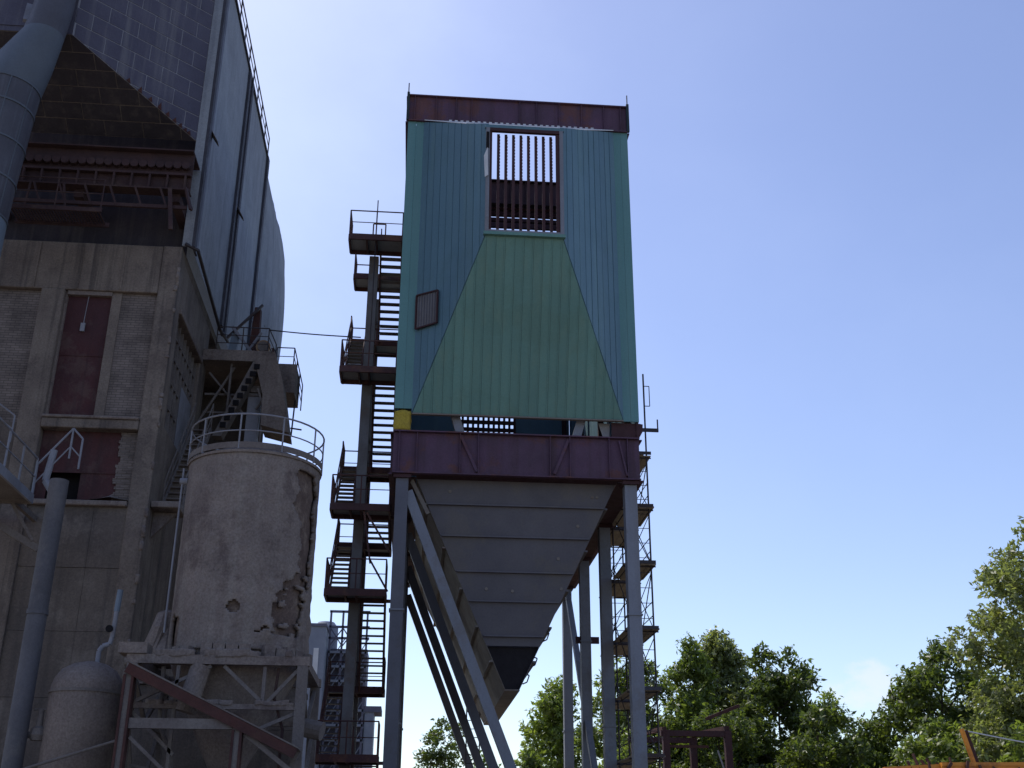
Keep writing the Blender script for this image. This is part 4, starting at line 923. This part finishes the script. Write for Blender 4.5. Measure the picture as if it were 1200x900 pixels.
# ================================================================== FAR PLANT BEHIND THE STAIR
FA = thing('distant_plant_tower', 'pale blue-grey narrow plant tower far behind the stair', 'building', (-6.8, 80, 0))
B('wall', 'farwall', FA, -7.45, -6.25, 80, 84, 0, 16.1)
B('light_panel', 'galv', FA, -7.0, -6.65, 79.95, 79.999, 9.5, 14.6)
B('roof', 'fardark', FA, -7.5, -6.2, 79.9, 84.1, 16.1, 16.3)
MB().lathe((-6.6, 84.5), [(.9, 0), (.9, 16.8), (.6, 17.2)], 24).build('tank', 'farwall', FA)
FB = thing('distant_lattice_building', 'dark grey open-lattice process building far behind the stair', 'building', (-4.4, 82, 0))
B('wall', 'fardark', FB, -6.15, -3.4, 82.6, 86, 0, 15.0)
for j in range(15):
    z = .6+j*1.0
    B('floor_edge', 'farwall', FB, -6.15, -3.4, 82.0, 82.59, z, z+.16)
    for i in range(5):
        x = -6.1+i*.56; MB().bar((x, 82.1, z+.16), (x+.5, 82.1, z+1.0), .06).build('lattice_bar', 'farwall', FB)
for i in range(4):
    x = -6.1+i*.87; B('column', 'fardark', FB, x-.07, x+.07, 82.0, 82.2, 0, 17.6)
for z in (15.6, 16.4, 17.5): B('top_beam', 'fardark', FB, -6.2, -3.3, 82.0, 82.2, z, z+.15)
for a, b in (((-6.1, 15.1), (-5.2, 16.4)), ((-5.2, 15.1), (-6.1, 16.4)), ((-5.2, 15.1), (-4.3, 16.4)), ((-4.3, 15.1), (-5.2, 16.4))):
    MB().bar((a[0], 82.1, a[1]), (b[0], 82.1, b[1]), .08).build('cross_brace', 'fardark', FB)
B('annex', 'farwall', FB, -3.35, -2.7, 82.2, 85, 0, 10.6); B('annex_roof', 'fardark', FB, -3.45, -2.2, 82.1, 85.1, 10.6, 11.0)

# ================================================================== TREES
LM = dict(dark=leaf_mat('leaf_dark', (.085, .125, .045)), mid=leaf_mat('leaf_mid', (.125, .180, .062)), light=leaf_mat('leaf_light', (.165, .230, .075)), willow=leaf_mat('leaf_willow', (.165, .205, .115)), bright=leaf_mat('leaf_bright', (.10, .17, .035), .45))
def tree(label, cx, cy, top, width, base_h, m, count, size, shape='round', droop=0., name='broadleaf_tree', seed=0, lobes=26):
    rs = np.random.default_rng(seed+100)
    t = thing(name, label, 'tree' if 'shrub' not in name else 'shrub', (cx, cy, 0))
    hh = top-base_h; lob = []
    for k in range(lobes):
        f = (k+.5)/lobes
        if shape == 'round': prof = math.sin(math.pi*min(1, .16+.78*f))**.55
        elif shape == 'tall': prof = (1-f)**.55*min(1, .55+2*f)
        else: prof = math.sin(math.pi*(.2+.74*f))**.8
        a = k*2.399+rs.uniform(-.7,.7); rr_ = width/2*prof*rs.uniform(.30, .95)
        sz = width*rs.uniform(.10, .19)*(1.15-.5*f)
        lob.append((cx+rr_*math.cos(a), cy+rr_*math.sin(a), base_h+hh*(.04+.87*f)+rs.uniform(-.5,.5), sz))
    lob.append((cx+rs.uniform(-.08,.08)*width, cy, top-width*.09, width*.08))
    lob = np.array(lob)
    # sprigs: short shoots pointing out and up, leaves strung along each
    ns = int(count*1.12)//9; wt = lob[:, 3]**2.2; wt /= wt.sum(); idx = rs.choice(len(lob), size=ns, p=wt)
    d = rs.normal(size=(ns, 3)); d[:, 2] += .25; d /= np.linalg.norm(d, axis=1)[:, None]
    c = lob[idx, :3] + d*lob[idx, 3:4]*(rs.random((ns, 1))**.5)*np.array([1.15, 1.15, .95])
    ax = d*.8 + rs.normal(size=(ns, 3))*.45 + np.array([0, 0, .45-droop]); ax /= np.linalg.norm(ax, axis=1)[:, None]
    slen = rs.uniform(.35, 1.0, (ns, 1))*(size*4.2)
    k9 = 9; f9 = np.tile(np.linspace(0, 1, k9), ns)[:, None]
    p = np.repeat(c, k9, 0) + np.repeat(ax*slen, k9, 0)*f9 + rs.normal(size=(ns*k9, 3))*size*(.75-.4*f9)
    cnt = len(p)
    n = np.repeat(d, k9, 0)*.35 + rs.normal(size=(cnt, 3))*.75 + np.array([0, 0, .55]); n /= np.linalg.norm(n, axis=1)[:, None]
    tt = np.repeat(ax, k9, 0) + rs.normal(size=(cnt, 3))*.8; tt[:, 2] -= droop; tt -= n*(tt*n).sum(1)[:, None]; tt /= np.linalg.norm(tt, axis=1)[:, None]
    b = np.cross(n, tt); s = size*1.18*rs.uniform(.5, 1.2, (cnt, 1))
    v = np.stack([p-tt*s, p+b*s*.40+n*s*.12, p+tt*s, p-b*s*.40+n*s*.12], 1).reshape(-1, 3)
    me = bpy.data.meshes.new('crown'); nq = len(v)//4
    me.vertices.add(len(v)); me.vertices.foreach_set('co', (v-np.array([cx, cy, 0])).astype(np.float32).ravel())
    me.loops.add(nq*4); me.loops.foreach_set('vertex_index', np.arange(nq*4, dtype=np.int32)); me.polygons.add(nq)
    me.polygons.foreach_set('loop_start', np.arange(0, nq*4, 4, dtype=np.int32)); me.polygons.foreach_set('loop_total', np.full(nq, 4, np.int32)); me.update()
    me.materials.append(LM[m]); o = bpy.data.objects.new('crown', me); sc.collection.objects.link(o); o.parent = t
    tk = MB(); r0 = max(.08, width*.03); prev = V((cx, cy, 0))
    for k in range(1, 7):
        q = V((cx+rs.uniform(-.12,.12)*k*.3, cy+rs.uniform(-.12,.12)*k*.3, (base_h+hh*.75)*k/6)); tk.tube(prev, q, r0*(1-.13*(k-1)), 8, r0*(1-.13*k)); prev = q
    for c in lob[::2]:
        z0 = max(base_h*.5, c[2]-rs.uniform(.8, 2.0)); tk.tube((cx, cy, z0), c[:3], r0*.30, 5, r0*.08)
    tk.build('trunk', 'bark', t)
    return t
tree('small round dark green tree standing apart behind the slanting braces', 2.75, 95, 11.4, 4.6, 4.0, 'dark', 8000, .17, seed=1, lobes=22)
tree('bright yellow-green bush top at the foot of the slanting braces', 4.9, 80, 7.7, 4.0, 1.0, 'bright', 5000, .15, seed=2, name='shrub', lobes=16)
tree('loose airy olive-green tree seen between the far legs and the braces', 9.3, 75, 12.2, 7.4, 1.0, 'light', 20000, .16, seed=3, shape='tall', lobes=34)
tree('leafy mid-green tree directly behind the scaffold', 13.6, 70, 12.9, 7.0, 1.5, 'mid', 24000, .16, seed=4, lobes=32)
tree('silvery willow-like tree with the highest crown behind the rusty post frame', 18.9, 70, 14.6, 7.6, 1.5, 'willow', 36000, .16, seed=15, shape='tall', droop=.3, lobes=44)
tree('ragged green tree with a spiky left shoulder next to the scaffold', 16.2, 66, 13.2, 5.4, 1.5, 'mid', 22000, .15, seed=6, shape='tall', lobes=30)
tree('dense dark tree at the right edge of the tree clump behind the rusty frame', 20.7, 64, 12.4, 6.2, 1.0, 'dark', 30000, .16, seed=7, lobes=36)
tree('slender bright-green young tree in the gap beneath the small cloud', 27.9, 76, 11.5, 4.0, 1.0, 'light', 8000, .15, seed=8, shape='tall')
tree('short green tree low beneath the small cloud', 33.2, 82, 10.2, 5.2, 1.0, 'mid', 9000, .17, seed=9)
tree('dark spreading tree behind the leaning orange post', 28.3, 60, 12.3, 6.6, 1.5, 'dark', 30000, .16, seed=10, lobes=38)
tree('tall loose willow with feathery outline towering over the orange beam', 28.6, 50, 16.6, 7.6, 2.0, 'willow', 38000, .14, seed=11, shape='round', droop=.35, lobes=48)
tree('broad green tree filling in behind the tall feathery willow', 33.0, 58, 14.0, 8.0, 1.0, 'mid', 24000, .17, seed=12)
for i, (x, y, tp, wd, m, lb) in enumerate((
    (6.6, 66, 6.6, 3.4, 'mid', 'low green shrub beside the far lit leg of the tower'),
    (11.6, 62, 7.6, 5.4, 'mid', 'rounded green shrub behind the foot of the scaffold'),
    (16.0, 60, 8.6, 5.2, 'dark', 'dark shrub behind the rusty post frame'),
    (20.5, 58, 8.4, 5.6, 'dark', 'dense dark shrub right of the rusty post frame'),
    (24.3, 62, 8.2, 5.0, 'mid', 'green shrub below the slender bright-green tree'),
    (25.0, 54, 7.4, 4.8, 'mid', 'speckled green shrub left of the leaning orange post'),
    (27.4, 46, 7.4, 6.4, 'mid', 'leafy shrub at the foot of the tall feathery willow'),
    (22.4, 50, 6.2, 5.0, 'mid', 'low shrub by the left end of the orange beam'))):
    tree(lb, x, y, tp, wd, .3, m, 14000, .15, seed=30+i, name='shrub', lobes=22)

# ================================================================== RUSTY POST FRAME, ORANGE BEAM
RF = thing('post_frame', 'dark rusty steel post-and-beam frame in front of the tree clump', 'frame', (13.2, 55, 0))
for x, y in ((12.05, 55), (15.05, 55), (11.2, 58.5), (14.2, 58.5)): B('post', 'rustdark', RF, x-.16, x+.16, y-.16, y+.16, 0, 7.0)
for y in (55, 58.5): B('beam', 'rustdark', RF, (12.0 if y < 56 else 11.1)-.2, (15.2 if y < 56 else 14.4), y-.14, y+.14, 6.72, 6.98)
MB().bar((12.0, 55, 7.05), (11.2, 58.5, 7.05), .24, .2).build('beam', 'rust', RF)
MB().bar((15.05, 55, 7.12), (14.2, 58.5, 7.12), .24, .2).build('beam', 'rust', RF)
B('tie', 'rust', RF, 12.21, 14.1, 54.95, 55.05, 6.2, 6.32)
MB().bar((14.5, 54.9, 6.1), (14.9, 54.9, 4.8), .06).build('pale_strut', 'pipe', RF)
MB().bar((14.1, 55.2, 7.55), (15.9, 55.6, 8.25), .10, .16).build('leaning_plank', 'rust', RF)
OR = thing('orange_beam', 'sunlit orange-yellow steel beam with rusty brackets, raised on posts', 'beam', (10, 20, 0))
MB().bar((9.25, 20, 3.05), (13.0, 20, 3.10), .10, .06).build('top_flange', 'orange', OR)
MB().bar((9.25, 20, 2.93), (13.0, 20, 2.98), .05, .18).build('web', 'orange', OR)
MB().bar((8.25, 20.1, 2.96), (9.3, 20.1, 3.02), .12, .08).build('tail_beam', 'orange', OR)
for k in range(9):
    x = 8.95+k*.33+random.uniform(-.08,.08)
    MB().bar((x, 19.92, 2.95), (x+random.uniform(-.08,.1), 19.92, 3.04+random.uniform(.0,.10) if k < 4 else 3.0), .03, .05).build('bracket', 'rust', OR)
for x in (9.2, 11.0, 12.8): B('post', 'rust', OR, x-.06, x+.06, 19.95, 20.07, 0, 2.84)
for k in range(7):
    x = 8.75+k*.13+random.uniform(-.05,.05)
    MB().bar((x, 20.05, 2.95), (x+random.uniform(-.10,.10), 20.05+random.uniform(-.03,.1), 3.08+random.uniform(.0,.16)), .02, .05).build('scrap_end', 'rust', OR)
LP = thing('leaning_post', 'rust-orange steel angle post leaning left above the orange beam', 'post', (10.0, 20.3, 0))
MB().bar((10.35, 20.3, 1.6), (9.86, 20.3, 3.68), .085, .05).build('shaft', 'orange', LP)
MB().bar((10.42, 20.32, 1.6), (9.93, 20.32, 3.66), .05, .08).build('angle_leg', 'rust', LP)
B('foot_block', 'duststeel', LP, 10.2, 10.6, 20.1, 20.5, 0, 1.7)
pts = [V((9.88, 20.3, 3.66)).lerp(V((14.5, 21.5, 3.35)), k/10) - V((0, 0, .10*math.sin(math.pi*k/10))) for k in range(11)]
tag(MB().path(pts, .012, 6).build('fence_wire', 'galv'), 'thin pale wire running from the top of the leaning orange post', 'wire')
